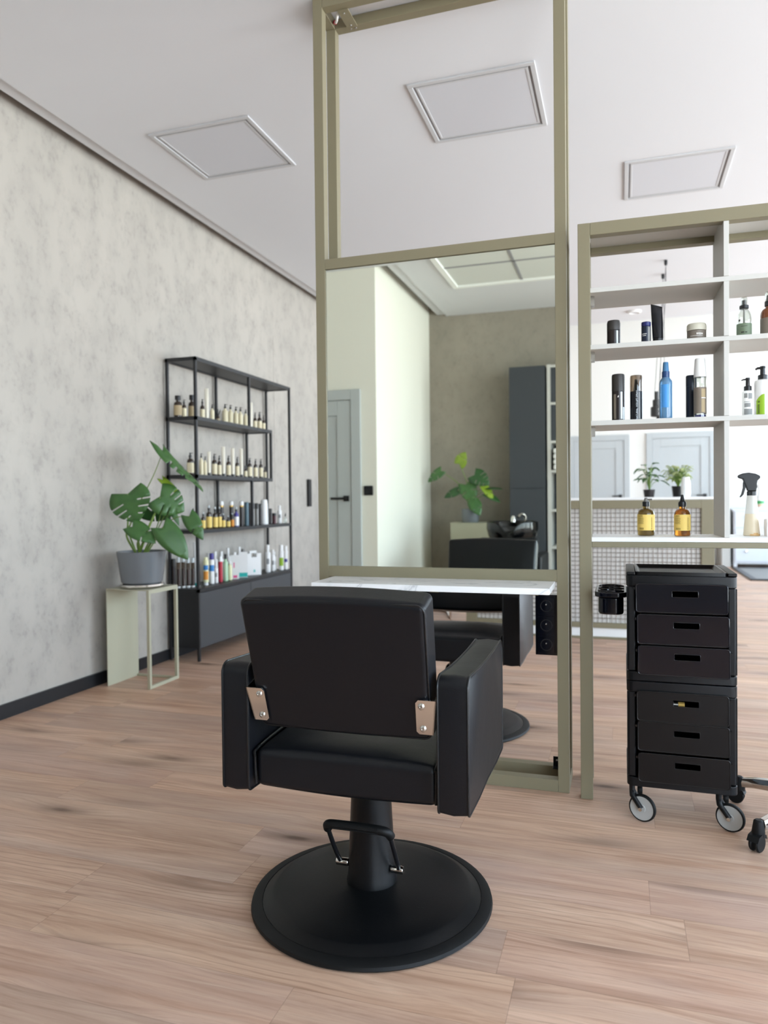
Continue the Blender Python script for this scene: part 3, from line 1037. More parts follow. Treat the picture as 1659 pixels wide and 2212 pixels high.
# ------------------------------------------------------------------ mirror station
def mirror_station():
    x0, x1, y0 = -1.187, -0.190, 2.795
    t = thing('mirror_station', 'tall olive metal frame holding a mirror and a marble ledge, before the black chair', 'mirror frame', ((x0 + x1) / 2, y0, 0))
    hw = (x1 - x0) / 2
    p = 0.041
    top = CZ - 0.002
    def fr(name, ya, yb, rails):
        b = B()
        box(b, -hw, ya, 0, -hw + p, yb, top)
        box(b, hw - p, ya, 0, hw, yb, top)
        for (za, zb) in rails:
            box(b, -hw + p, ya, za, hw - p, yb, zb)
        return obj(name, b, M_OLIVE, t, bevel=0.0018)
    fr('front_frame', 0, 0.042, ((0, 0.045), (0.788, 0.832), (2.04, 2.081), (top - 0.042, top)))
    fr('back_frame', 0.146, 0.188, ((0, 0.045), (0.788, 0.832), (2.04, 2.081), (top - 0.042, top)))
    for x in (-hw, hw - p):
        for za, zb in ((0, 0.045), (top - 0.042, top)):
            obj('side_bar', bx(x, 0.042, za, x + p, 0.146, zb), M_OLIVE, t, bevel=0.0015)
    obj('mirror_glass', bx(-hw + p, 0.008, 0.832, hw - p, 0.013, 2.04), M_MIRROR, t)
    obj('back_mirror_glass', bx(-hw + p, 0.175, 0.832, hw - p, 0.180, 2.04), M_MIRROR, t)
    for ya in (0.014, 0.158):
        obj('backing_board', bx(-hw + p, ya, 0.832, hw - p, ya + 0.016, 2.04), M_CAPBLK, t)
    # marble ledge
    obj('ledge', bx(-0.432, -0.236, 0.768, 0.452, -0.0005, 0.790), M_MARBLE, t, bevel=0.0015)['label'] = 'white veined marble ledge'
    for x in (-0.36, 0.02, 0.38):
        obj('ledge_support', bx(x, -0.19, 0.760, x + 0.03, -0.0305, 0.7678), M_OLIVE, t)
    obj('ledge_rail', bx(-0.40, -0.03, 0.752, 0.43, -0.0002, 0.7678), M_OLIVE, t)
    # sockets
    xr = hw - p
    so = obj('socket_panel', bx(xr - 0.083, 0.030, 0.506, xr - 0.001, 0.085, 0.735), M_GLOSSBLK, t, bevel=0.002)
    for k in range(3):
        z = 0.693 - k * 0.0735
        b = B()
        fx = xr - 0.042
        prism(b, rrect(fx - 0.032, z - 0.032, fx + 0.032, z + 0.032, 0.004, 3), 0.0265, 0.0297)
        so2 = obj('socket', b, M_GLOSSBLK, so, bevel=0.001)
        b = B()
        lathe(b, [(0.0225, 0.0262), (0.0225, 0.0245), (0.020, 0.0245), (0.0195, 0.0262)], fx, 0, z, 28, 'y')
        lathe(b, [(0, 0.0262), (0.0028, 0.0262), (0.0028, 0.018), (0.0016, 0.0165), (0, 0.0165)], fx, 0, z + 0.006, 10, 'y')
        for v in b.verts:
            pass
        obj('socket_cup', b, M_CAPBLK, so2)
        b = B()
        lathe(b, [(0, 0.020), (0.0026, 0.020), (0.0026, 0.0168), (0.0013, 0.0155), (0, 0.0152)], fx, 0, z + 0.006, 10, 'y')
        obj('earth_pin', b, M_STEEL, so2)
    # angle brackets
    def bracket(cx, y, z, sy):
        b = B()
        box(b, cx - 0.014, y, z, cx + 0.014, y + 0.003, z + 0.040)
        box(b, cx - 0.014, min(y, y - sy * 0.03), z, cx + 0.014, max(y, y - sy * 0.03), z + 0.003)
        o = obj('angle_bracket', b, M_BASE, t, bevel=0.0008)
        b = B()
        lathe(b, [(0.0045, 0), (0.004, -0.002), (0.002, -0.003), (0, -0.003)], cx, y, z + 0.026, 12, 'y')
        obj('screw', b, M_STEEL, o)
    bracket(hw - p - 0.016, 0.142, 0.045, 1)
    # corner plates under the top beams
    b = B()
    box(b, -hw + 0.095, 0.036, top - 0.047, -hw + 0.140, 0.150, top - 0.0425)
    cp = obj('corner_plate', b, M_OLIVE, t)
    for (px_, py_) in ((-hw + 0.117, 0.055), (-hw + 0.117, 0.135), (-hw + 0.106, 0.165), (-hw + 0.128, 0.165)):
        b = B()
        lathe(b, [(0.0045, 0), (0.004, -0.002), (0, -0.003)], px_, py_, top - (0.047 if py_ < 0.15 else 0.042), 12)
        obj('screw', b, M_STEEL, cp)
    b = B()
    tube(b, smooth_path([(-hw + 0.050, 0.12, top - 0.03), (-hw + 0.062, 0.105, top - 0.042), (-hw + 0.078, 0.075, top - 0.046), (-hw + 0.088, 0.06, top - 0.03)], 5), 0.005, 8)
    w = obj('cable_end', b, M_WHITEP, t)
    b = B()
    tube(b, [(-hw + 0.047, 0.125, top - 0.026), (-hw + 0.055, 0.114, top - 0.036)], 0.0075, 8)
    obj('cable_sleeve', b, M_RED, w)
mirror_station()

# ------------------------------------------------------------------ shelf divider on the right
SHR = math.radians(1.5)
SHO = Vector((-0.147, 2.760, 0))
def shelf_divider():
    t = thing('shelf_divider', 'olive metal frame with light grey shelves of styling products, right of the mirror', 'shelf', SHO, SHR)
    Wd, D = 1.00, 0.255
    p = 0.043
    for x in (0, Wd - p):
        for y in (0, D - 0.04):
            obj('upright', bx(x, y, 0, x + p, y + 0.04, 2.088), M_OLIVE, t, bevel=0.002)
    for z0, z1 in ((2.043, 2.088), (0.920, 0.940)):
        for y in (0, D - 0.04):
            obj('cross_rail', bx(p, y, z0, Wd - p, y + 0.04, z1), M_OLIVE, t, bevel=0.002)
        for x in (0.002, Wd - p + 0.002):
            obj('side_rail', bx(x, 0.04, z0, x + p - 0.004, D - 0.04, z1), M_OLIVE, t, bevel=0.002)
    obj('top_board', bx(p, 0.012, 2.066, Wd - p, D - 0.002, 2.084), M_SHELFG, t)
    obj('counter', bx(p, 0.002, 0.9405, Wd - p, D, 0.9565), M_COUNTER, t, bevel=0.001)
    for z in (1.838, 1.634, 1.360):
        obj('shelf_board', bx(p, 0.004, z, Wd - p, D - 0.004, z + 0.017), M_SHELFG, t, bevel=0.001)
        obj('shelf_bracket', bx(p + 0.0005, 0.055, z - 0.034, p + 0.014, 0.085, z - 0.0005), M_STEEL, t)
    for za, zb in ((0.957, 1.3595), (1.3775, 1.6335), (1.6515, 1.8375), (1.8555, 2.0655)):
        obj('upright_panel', bx(0.484, 0.002, za, 0.501, D - 0.004, zb), M_SHELFG, t, bevel=0.001)
shelf_divider()

# ------------------------------------------------------------------ bottles (generic builder)
def bottle(name, label, cat, loc, parts, group=None, rotz=0.0, seg=20):
    """parts: list of (part name, lathe profile or bmesh, material)"""
    t = thing(name, label, cat, loc, rotz, group)
    for pn, pr, m in parts:
        if isinstance(pr, list):
            b = B()
            lathe(b, pr, seg=seg)
        else:
            b = pr
        obj(pn, b, m, t)
    return t

def boston(r, h, zs=0.70, nr=0.40):
    """round shouldered bottle body; shoulder begins at zs*h, neck radius nr*r"""
    pr = [(0, 0.0), (r * 0.86, 0.0), (r * 0.97, 0.02 * h), (r, 0.06 * h), (r, zs * h)]
    for k in range(1, 6):
        a = PI / 2 * k / 5
        pr.append((r * nr + (r - r * nr) * math.cos(a), zs * h + (h * 0.90 - zs * h) * math.sin(a)))
    pr += [(r * nr, h), (0, h)]
    return pr

def cyl_profile(r, z0, z1, e=0.08):
    d = min(r * e, (z1 - z0) * 0.4)
    return [(0, z0), (r - d, z0), (r, z0 + d), (r, z1 - d), (r - d, z1), (0, z1)]

def label_bm(r, z0, z1, mid=-PI / 2, half=2.2, n=20):
    b = B()
    shell_label(b, r, z0, z1, mid - half, mid + half, n)
    return b

def pump_bm(rc, z0, zc, zt, spout_ang=PI, reach=None, thick=None):
    """collar, stem and actuator head with a spout"""
    b = B()
    lathe(b, [(0, z0), (rc, z0), (rc, zc * 0.9 + z0 * 0.1), (rc * 0.86, zc), (0, zc)], seg=20)
    hh = zt - zc
    lathe(b, [(0, zc), (rc * 0.55, zc), (rc * 0.52, zc + hh * 0.75), (rc * 0.60, zc + hh * 0.8), (rc * 0.55, zt), (0, zt)], seg=16)
    reach = reach or rc * 1.6
    th = thick or rc * 0.22
    d = Vector((math.cos(spout_ang), math.sin(spout_ang), 0))
    z = zt - hh * 0.2
    tube(b, [d * rc * 0.3 + Vector((0, 0, z)), d * reach * 0.7 + Vector((0, 0, z)), d * reach + Vector((0, 0, z - th * 0.9))], [th, th * 0.9, th * 0.7], 8)
    return b

def lines_bm(r, rows, mid, pieces=10):
    """rows of tiny print on a cylinder: (z, height, a0, a1)"""
    b = B()
    for (z, h, a0, a1) in rows:
        shell_label(b, r, z, z + h, mid + a0, mid + a1, max(2, int(abs(a1 - a0) * pieces)))
    return b

# ---- styling products on the divider
def sp(u, z, v=0.075):
    """point on the divider: u along it, v into it"""
    c, s = math.cos(SHR), math.sin(SHR)
    return (SHO.x + u * c - v * s, SHO.y + u * s + v * c, z)
TOPZ, MIDZ, CNTZ = 1.6515, 1.3775, 0.957
GT, GM, GC = 'products on the top divider shelf', 'products on the middle divider shelf', 'bottles on the divider counter'
CAMV = -PI / 2 - 0.04      # direction from the products towards the viewer

r, h = 0.0235, 0.093
bottle('styling_paste_stick', 'short dark brown round container with smoky cap, first on the top divider shelf', 'container', (-0.025, 2.83, TOPZ),
       [('body', cyl_profile(r, 0, h * 0.62), M_BROWNCAN), ('cap', [(0, h * 0.62), (r, h * 0.62), (r, h * 0.9), (r * 0.9, h), (0, h)], M_CAPCH),
        ('print', lines_bm(r + 0.0006, [(0.004, 0.05, 0.45, 0.75)], CAMV), M_SILVERP)], GT)
r, h = 0.0165, 0.079
bottle('wax_jar', 'small navy round container with blue lid beside the black tube, top divider shelf', 'container', (0.087, 2.83, TOPZ),
       [('body', cyl_profile(r, 0, h * 0.8), M_NAVY), ('lid', cyl_profile(r, h * 0.8, h), M_NAVYCAP),
        ('print', lines_bm(r + 0.0006, [(0.034, 0.002, -0.9, 0.1), (0.028, 0.002, -0.8, 0.0)], CAMV), M_INKWHITE),
        ('texture_band', lines_bm(r + 0.0006, [(0.002, 0.058, 0.42, 0.95)], CAMV), M_GREYCAN)], GT)
# standing tube, cap down, crimped upper end
def tube_bm(r, h, z0, crimp=0.10, seg=20, lean=0.0):
    b = B()
    rings = []
    for k in range(9):
        f = k / 8
        z = z0 + (h - z0) * f
        sx = r * (1 + 0.12 * f)
        sy = r * (1 - f ** 1.3) + r * crimp * f ** 1.3
        rings.append([b.verts.new((sx * math.cos(2 * PI * q / seg) + lean * f, sy * math.sin(2 * PI * q / seg), z)) for q in range(seg)])
    for p, q in zip(rings[:-1], rings[1:]):
        for k in range(seg):
            b.faces.new((p[k], p[(k + 1) % seg], q[(k + 1) % seg], q[k]))
    b.faces.new(list(reversed(rings[0])))
    b.faces.new(rings[-1])
    return b
r, h = 0.0185, 0.140
bt = tube_bm(r, h, 0.018, lean=-0.004)
for v in bt.verts:                      # slanted crimp and a creased side
    if v.co.z > h - 0.001:
        v.co.z -= (v.co.x + r) * 0.28
    v.co.x -= 0.004 * max(0, v.co.z / h - 0.5) * (1 if v.co.x > 0 else 0)
bottle('styling_tube', 'shiny black squeeze tube standing on its cap, top divider shelf', 'tube', (0.127, 2.83, TOPZ),
       [('tube_body', bt, M_GLOSSBLK), ('cap', cyl_profile(r * 0.96, 0, 0.018), M_CAPBLK)], GT, rotz=0.15)
r, h = 0.0325, 0.060
bottle('hair_mask_jar', 'taupe jar with a wide ivory lid, right on the top divider shelf', 'jar', (0.256, 2.84, TOPZ),
       [('body', cyl_profile(r * 0.98, 0, h * 0.6), M_JAR), ('lid', [(0, h * 0.6), (r, h * 0.6), (r * 1.01, h * 0.7), (r * 0.99, h * 0.92), (r * 0.9, h), (0, h)], M_JARLID),
        ('print', lines_bm(r + 0.0004, [(0.014, 0.0012, -0.7, 0.6), (0.019, 0.005, -0.05, 0.08), (0.019, 0.005, 0.12, 0.22), (0.018, 0.006, 0.26, 0.36), (0.019, 0.004, 0.40, 0.62)], CAMV), M_INKWHITE)], GT, seg=36)
r, h = 0.024, 0.138
b = B()
lathe(b, [(0.0028, 0.01), (0.0028, 0.105)], seg=8)
bottle('spray_bottle', 'clear round bottle with green label and black fine mist spray', 'bottle', (0.408, 2.83, TOPZ),
       [('body', [(0, 0.0), (r * 0.9, 0.0), (r, 0.004), (r, 0.062), (r * 0.95, 0.074), (r * 0.78, 0.086), (r * 0.55, 0.094), (r * 0.5, 0.104), (0, 0.104)], M_BOTTLE_CLEAR),
        ('label', label_bm(r + 0.0006, 0.004, 0.045, CAMV, 1.5), M_GREENLBL),
        ('print', lines_bm(r + 0.0010, [(0.034, 0.0015, -0.5, 0.3), (0.012, 0.004, -0.5, -0.1), (0.012, 0.003, 0.0, 0.3)], CAMV), M_INK),
        ('print_mark', lines_bm(r + 0.0010, [(0.052, 0.007, -0.85, -0.6)], CAMV), M_INK),
        ('collar', cyl_profile(r * 0.62, 0.098, 0.110), M_CAPBLK),
        ('nozzle', cyl_profile(r * 0.30, 0.110, 0.128), M_CAPBLK), ('dip_tube', b, M_GREYCAN),
        ('overcap', [(r * 0.42, 0.110), (r * 0.42, 0.134), (r * 0.36, h), (0, h)], M_BOTTLE_CLEAR)], GT, seg=32)
r, h = 0.030, 0.150
bottle('spray_bottle', 'orange amber bottle with grey label at the right picture edge, top divider shelf', 'bottle', (0.489, 2.83, TOPZ),
       [('body', boston(r, 0.104, 0.66, 0.46), M_AMBERO), ('label', label_bm(r + 0.0006, 0.002, 0.058, CAMV, 2.4), M_TAUPE),
        ('collar', cyl_profile(r * 0.56, 0.100, 0.118), M_CAPBLK), ('nozzle', [(0, 0.118), (r * 0.44, 0.118), (r * 0.34, 0.138), (0, 0.140)], M_CAPCH),
        ('overcap', [(r * 0.50, 0.118), (r * 0.50, 0.144), (r * 0.42, h), (0, h)], M_BOTTLE_CLEAR)], GT, seg=32)

def domed(r, z0, z1, slant=0.0):
    return [(0, z0), (r, z0), (r, z1 - r * 0.28), (r * 0.93, z1 - r * 0.06), (r * 0.8, z1), (0, z1 + 0.001)]
r, h = 0.0225, 0.170
bottle('aerosol_can', 'dark brown can with charcoal cap and silver stripe, first on the middle divider shelf', 'can', (-0.010, 2.82, MIDZ),
       [('body', cyl_profile(r, 0, 0.108, 0.04), M_BROWNCAN), ('cap', domed(r * 1.01, 0.108, h), M_CAPCH),
        ('print', lines_bm(r + 0.0006, [(0.006, 0.098, 0.40, 0.72), (0.004, 0.045, 0.80, 1.15)], CAMV), M_SILVERP),
        ('print_band', lines_bm(r + 0.0005, [(0.006, 0.090, -0.72, -0.30)], CAMV), M_TAUPE),
        ('print_mark', lines_bm(r + 0.0010, [(0.084, 0.0035, -0.06, 0.10), (0.0875, 0.003, 0.02, 0.12)], CAMV), M_INKWHITE)], GM, seg=32)
r, h = 0.0215, 0.162
bottle('spray_bottle', 'black bottle with smoky translucent cap and upright lettering, middle divider shelf', 'bottle', (0.052, 2.82, MIDZ),
       [('body', cyl_profile(r, 0, 0.104, 0.04), M_GLOSSBLK), ('nozzle', [(0, 0.104), (r * 0.48, 0.104), (r * 0.42, 0.120), (r * 0.27, 0.138), (r * 0.27, 0.148), (0, 0.149)], M_CAPBLK),
        ('cap', [(r, 0.104), (r * 1.0, h - 0.008), (r * 0.93, h - 0.001), (r * 0.8, h), (0, h)], M_SMOKE),
        ('lettering', text_mesh('NATURAL  VOLUPT.SPRAY', 0.0088, r + 0.0008, CAMV + 0.12, True, 0.054), M_SILVERP),
        ('print', lines_bm(r + 0.0006, [(0.006, 0.094, 0.42, 0.56)], CAMV), M_GREYCAN)], GM, seg=32)
r, h = 0.0225, 0.203
bottle('spray_bottle', 'slim translucent blue spray bottle in the middle of the divider shelf', 'bottle', (0.152, 2.82, MIDZ),
       [('body', [(0, 0), (r * 0.95, 0), (r, 0.004), (r, 0.128), (r * 0.94, 0.136), (r * 0.62, 0.146), (r * 0.55, 0.150), (0, 0.150)], M_BLUEB),
        ('label', label_bm(r + 0.0006, 0.040, 0.122, CAMV - 0.12, 0.55), M_BLUELBL),
        ('collar', cyl_profile(r * 0.58, 0.147, 0.170), M_BLUECAP),
        ('nozzle', [(0, 0.170), (r * 0.50, 0.170), (r * 0.40, h - 0.002), (r * 0.36, h), (0, h)], M_BLUETOP)], GM, seg=32)
r, h = 0.018, 0.158
bottle('aerosol_can', 'navy blue can half hidden behind the white capped bottle, middle divider shelf', 'can', (0.240, 2.868, MIDZ),
       [('body', cyl_profile(r, 0, 0.118, 0.04), M_NAVY), ('cap', domed(r * 1.01, 0.118, h), M_NAVY)], GM, seg=28)
r, h = 0.0205, 0.208
bottle('lotion_bottle', 'tall clear waisted bottle with taupe label and white domed cap', 'bottle', (0.265, 2.82, MIDZ),
       [('body', [(0, 0), (r, 0.0), (r, 0.106), (r * 0.97, 0.114), (r * 0.92, 0.124), (r * 0.97, 0.136), (r, 0.142), (0, 0.143)], M_BOTTLE_CLEAR),
        ('label', label_bm(r + 0.0006, 0.014, 0.106, CAMV, 2.6), M_TAUPE), ('liquid', cyl_profile(r * 0.9, 0.002, 0.010), M_PURPLE),
        ('print', lines_bm(r + 0.0011, [(0.070, 0.030, 0.15, 0.85), (0.018, 0.046, 0.15, 0.75)], CAMV), M_TAN),
        ('print_line', lines_bm(r + 0.0014, [(0.0665, 0.003, 0.15, 0.95)], CAMV), M_INKWHITE),
        ('cap', [(0, 0.143), (r * 1.02, 0.143), (r * 0.98, 0.165), (r * 0.84, h - 0.004), (r * 0.76, h), (0, h + 0.001)], M_WHITEP)], GM, seg=32)
r, h = 0.0185, 0.133
rows = [(0.062, 0.016, -0.75, -0.15), (0.058, 0.020, 0.0, 0.7), (0.047, 0.0022, -0.75, 0.3), (0.030, 0.014, -0.7, 0.4), (0.004, 0.020, -0.75, 0.7)]
bottle('pump_bottle', 'small white bottle with grey print and black pump, right divider bay', 'bottle', (0.419, 2.83, MIDZ),
       [('body', [(0, 0), (r, 0), (r, 0.080), (r * 0.92, 0.086), (r * 0.5, 0.089), (0, 0.089)], M_WHITEP), ('print', lines_bm(r + 0.0005, rows, CAMV), M_INKGREY),
        ('pump', pump_bm(r * 0.68, 0.088, 0.104, h, PI + 0.1), M_CAPBLK)], GM, seg=28)
r, h = 0.0265, 0.170
gb = B()
shell_label(gb, r + 0.0006, 0.0, 0.056, CAMV - 0.95, CAMV + 0.10, 16)
for v in gb.verts:
    if v.co.z > 0.05:
        a = math.atan2(v.co.y, v.co.x) - CAMV
        v.co.z = 0.050 + 0.022 * math.sin(min(1, max(0, (a + 0.95) / 1.05)) * PI / 2)
bottle('pump_bottle', 'large white bottle with lime green print and black trigger pump, right divider bay', 'bottle', (0.466, 2.83, MIDZ),
       [('body', [(0, 0), (r, 0), (r, 0.112), (r * 0.93, 0.120), (r * 0.6, 0.124), (0, 0.124)], M_WHITEP), ('lime_print', gb, M_LIME),
        ('lettering', text_mesh('o', 0.013, r + 0.0012, CAMV - 0.62, True, 0.046, bold=True), M_INK),
        ('print', lines_bm(r + 0.0011, [(0.006 + 0.004 * k, 0.0022, -0.72, -0.48) for k in range(8)], CAMV), M_INK),
        ('side_print', lines_bm(r + 0.0011, [(0.06, 0.045, 0.55, 0.95), (0.006, 0.048, 0.55, 0.95)], CAMV), M_INKGREY),
        ('pump', pump_bm(r * 0.58, 0.122, 0.140, h, PI, r * 0.85, 0.0045), M_CAPBLK)], GM, seg=32)

# two amber bottles on the counter
def amber_pump(x, y, r, hb, label, glass, tip):
    t = thing('amber_bottle', label, 'bottle', (x, y, CNTZ), 0, GC)
    b = B()
    lathe(b, boston(r, hb, 0.70, 0.36), seg=36)
    obj('body', b, glass, t)
    l0, l1 = 0.020, 0.078
    lb = obj('label', label_bm(r + 0.0007, l0, l1, CAMV, 2.7, 30), M_YELLOW, t)
    rows = [(l0 + 0.052, 0.0022, -0.95, -0.35)] + [(l0 + 0.047 - 0.0032 * k, 0.0011, -1.0, -0.25 if k % 3 else -0.32) for k in range(8)]
    rows += [(l0 + 0.007, 0.0022, -0.85, -0.25), (l0 + 0.0035, 0.0018, -0.8, -0.25), (l0 + 0.004, 0.004, 0.62, 0.72), (l0 + 0.010, 0.038, 0.66, 0.72)]
    obj('label_print', lines_bm(r + 0.0011, rows, CAMV), M_INKBROWN, lb)
    if tip:
        b = B()
        lathe(b, [(0, hb - 0.004), (r * 0.46, hb - 0.004), (r * 0.50, hb + 0.006), (r * 0.46, hb + 0.014), (r * 0.30, hb + 0.018), (r * 0.24, hb + 0.026), (r * 0.13, hb + 0.040), (0, hb + 0.041)], seg=24)
        obj('dropper_cap', b, M_CAPBLK, t)
    else:
        obj('collar', lathe(B(), cyl_profile(r * 0.42, hb - 0.004, hb + 0.014), seg=24), M_CAPBLK, t)
        b = B()
        lathe(b, [(0, hb + 0.014), (r * 0.30, hb + 0.014), (r * 0.16, hb + 0.028), (0, hb + 0.029)], seg=20)
        tube(b, [(0, 0, hb + 0.022), (r * 0.7, -0.004, hb + 0.022)], 0.003, 8)
        obj('actuator', b, M_GREYCAN, t)
    return t
amber_pump(0.086, 2.905, 0.0305, 0.112, 'olive brown bottle with yellow label, left of two on the divider counter', M_OLIVEG, False)
amber_pump(0.210, 2.885, 0.0280, 0.110, 'amber bottle with yellow label and dropper tip, right of two on the divider counter', M_AMBERG, True)

# water spray bottle with trigger
def trigger_bottle(x, y):
    t = thing('trigger_spray_bottle', 'frosted conical spray bottle with black trigger head on the divider counter', 'bottle', (x, y, CNTZ), 0, GC)
    b = B()
    lathe(b, [(0, 0.0792), (0.0217, 0.0792), (0.0160, 0.140), (0.0145, 0.146), (0, 0.146)], seg=32)
    obj('body', b, M_FROST, t)
    b = B()
    lathe(b, [(0, 0.001), (0.0265, 0.0), (0.0285, 0.004), (0.0275, 0.014), (0.0217, 0.0788), (0, 0.0788)], seg=32)
    lq = obj('water', b, M_LIQ2, t)
    b = B()
    shell_label(b, 0.0291, 0.0008, 0.0070, CAMV - 0.3, CAMV + 1.0, 10)
    shell_label(b, 0.0289, 0.0070, 0.0110, CAMV + 0.1, CAMV + 0.7, 6)
    obj('residue', b, M_LIQ, t)
    obj('collar', lathe(B(), cyl_profile(0.0158, 0.144, 0.160), seg=28), M_CAPBLK, t)
    b = B()
    poly = [(-0.043, 0.2075), (-0.047, 0.2135), (-0.043, 0.219), (-0.030, 0.2245), (-0.010, 0.227), (0.012, 0.2225), (0.027, 0.2145), (0.0275, 0.207), (0.019, 0.199), (0.0165, 0.186), (0.0175, 0.1755), (0.015, 0.168), (0.015, 0.160), (-0.014, 0.160), (-0.0165, 0.168), (-0.027, 0.196), (-0.030, 0.204)]
    prism(b, poly, -0.0105, 0.0105)
    obj('spray_head', b, M_CAPBLK, t, bevel=0.0035, seg=3)
    b = B()
    poly = [(-0.026, 0.200), (-0.0285, 0.190), (-0.029, 0.172), (-0.034, 0.150), (-0.040, 0.139), (-0.036, 0.138), (-0.027, 0.148), (-0.021, 0.168), (-0.018, 0.190)]
    prism(b, poly, -0.006, 0.006)
    obj('trigger', b, M_CAPBLK, t, bevel=0.002)
trigger_bottle(0.445, 2.925)
pk = thing('paper_pack', 'white paper packet at the right edge of the divider counter', 'packet', (0.516, 2.90, CNTZ), 0, GC)
b = B()
box(b, -0.030, -0.03, 0, 0.034, 0.03, 0.060)
bmesh.ops.subdivide_edges(b, edges=b.edges[:], cuts=3, use_grid_fill=True)
for v in b.verts:
    if v.co.z > 0.001:
        v.co += Vector((random.uniform(-1, 1), random.uniform(-1, 1), random.uniform(-1, 1))) * 0.0012
obj('wrapper', b, M_PAPER, pk)

# ------------------------------------------------------------------ hairdressing trolley
def trolley():
    t = thing('salon_trolley', 'black six drawer plastic trolley on wheels under the divider counter', 'trolley', (0.184, 2.600, 0), 0)
    hw, D = 0.171, 0.325
    def module(name, z0, z1):
        b = B()
        # side walls with rounded outer edges
        for s in (-1, 1):
            xa, xb = sorted((s * (hw - 0.004), s * (hw - 0.030)))
            box(b, xa, 0.006, z0 + 0.03, xb, D - 0.006, z1 - 0.036)
        box(b, -hw + 0.03, D - 0.03, z0 + 0.03, hw - 0.03, D - 0.012, z1 - 0.03)
        m = obj(name, b, M_TROLLEY, t, bevel=0.006, seg=3)
        b = B()
        prism(b, rrect(-hw, 0.0, hw, D, 0.022, 5), z1 - 0.037, z1, 'z')
        obj('upper_rim', b, M_TROLLEY, m, bevel=0.003)
        b = B()
        prism(b, rrect(-hw, 0.0, hw, D, 0.022, 5), z0, z0 + 0.030, 'z')
        obj('lower_rim', b, M_TROLLEY, m, bevel=0.003)
        # vertical ribs on the outer sides
        b = B()
        for s in (-1, 1):
            for k in range(3):
                y = 0.010 + k * 0.006
                xa, xb = sorted((s * (hw - 0.004), s * (hw - 0.001)))
                box(b, xa, y, z0 + 0.034, xb, y + 0.003, z1 - 0.040)
        obj('rib', b, M_TROLLEY, m)
        return m
    module('upper_case', 0.484, 0.838)
    module('lower_case', 0.126, 0.482)
    # tray on top
    b = B()
    o_ = rrect(-hw + 0.030, 0.008, hw - 0.030, D - 0.008, 0.010, 4)
    i_ = rrect(-hw + 0.036, 0.014, hw - 0.036, D - 0.014, 0.010, 4)
    f_ = rrect(-hw + 0.058, 0.036, hw - 0.058, D - 0.036, 0.008, 4)
    rings = [[b.verts.new((x, y, z)) for (x, y) in pl] for pl, z in ((o_, 0.838), (o_, 0.850), (i_, 0.850), (f_, 0.826))]
    for p, q in zip(rings[:-1], rings[1:]):
        n = len(p)
        for k in range(n):
            b.faces.new((p[k], p[(k + 1) % n], q[(k + 1) % n], q[k]))
    b.faces.new(rings[-1])
    bmesh.ops.recalc_face_normals(b, faces=b.faces[:])
    obj('tray', b, M_DRAWER, t)
    for s in (-1, 1):
        xa, xb = sorted((s * (hw - 0.001), s * (hw - 0.0285)))
        b = B()
        prism(b, [(xa, 0.004), (xb, 0.004), (xb, D - 0.004), (xa, D - 0.004)], 0.8385, 0.8495, 'z')
        obj('top_cap', b, M_TROLLEY, t, bevel=0.003)
    # drawers: (z0, z1, material, x shift)
    dr = [(0.717, 0.811, M_GLOSSBLK, 0.000), (0.611, 0.708, M_GLOSSBLK, 0.004), (0.508, 0.603, M_GLOSSBLK, 0.006),
          (0.353, 0.451, M_DRAWER, 0.002), (0.253, 0.349, M_DRAWER, 0.004), (0.148, 0.243, M_DRAWER, 0.006)]
    for k, (z0, z1, m, dx) in enumerate(dr):
        w = 0.1400
        sx, sz = 0.040, 0.0105
        cz = z0 + (z1 - z0) * 0.66
        cx = dx + 0.012
        outer = rrect(dx - w, z0, dx + w, z1, 0.009, 4)
        # front with a slot: outline as a frame of four plates
        b = B()
        y0, y1 = -0.008, -0.003
        box(b, dx - w, y0, z0, cx - sx, y1, z1)
        box(b, cx + sx, y0, z0, dx + w, y1, z1)
        box(b, cx - sx, y0, z0, cx + sx, y1, cz - sz)
        box(b, cx - sx, y0, cz + sz, cx + sx, y1, z1)
        bmesh.ops.remove_doubles(b, verts=b.verts[:], dist=1e-5)
        d = obj('drawer', b, m, t)
        b = B()
        prism(b, outer, -0.0085, -0.0079)
        b.free()
        b = B()
        # rim lip around the front and around the slot
        tube(b, [(x, -0.0068, z) for (x, z) in outer], 0.0022, 6, closed=True)
        tube(b, [(x, -0.0078, z) for (x, z) in rrect(cx - sx, cz - sz, cx + sx, cz + sz, 0.003, 3)], 0.0012, 6, closed=True)
        obj('edge_lip', b, m, d)
        b = B()
        ww = 0.128
        box(b, dx - ww, -0.003, z0 + 0.006, dx + ww, D - 0.05, z0 + 0.010)
        box(b, dx - ww, -0.003, z0 + 0.010, dx - ww + 0.003, D - 0.05, z1 - 0.014)
        box(b, dx + ww - 0.003, -0.003, z0 + 0.010, dx + ww, D - 0.05, z1 - 0.014)
        box(b, dx - ww, D - 0.053, z0 + 0.010, dx + ww, D - 0.05, z1 - 0.014)
        obj('drawer_tray', b, M_TROLLEY, d)
        b = B()
        for s in (-1, 1):
            xa, xb = sorted((dx + s * (w + 0.001), dx + s * (w + 0.008)))
            box(b, xa, -0.004, z1 - 0.020, xb, 0.010, z1 - 0.012)
        obj('runner', b, M_DRAWER, d)
    # cup holder on the left side
    b = B()
    xs0, xs1 = -hw - 0.105, -hw + 0.004
    ring = rrect(xs0, 0.06, xs1, 0.30, 0.035, 6)
    prism(b, ring, 0.752, 0.770, 'z')
    ho = obj('cup_holder', b, M_GLOSSBLK, t, bevel=0.004, seg=3)
    b = B()
    prism(b, rrect(xs0 + 0.012, 0.075, xs1 - 0.012, 0.288, 0.03, 6), 0.690, 0.752, 'z')
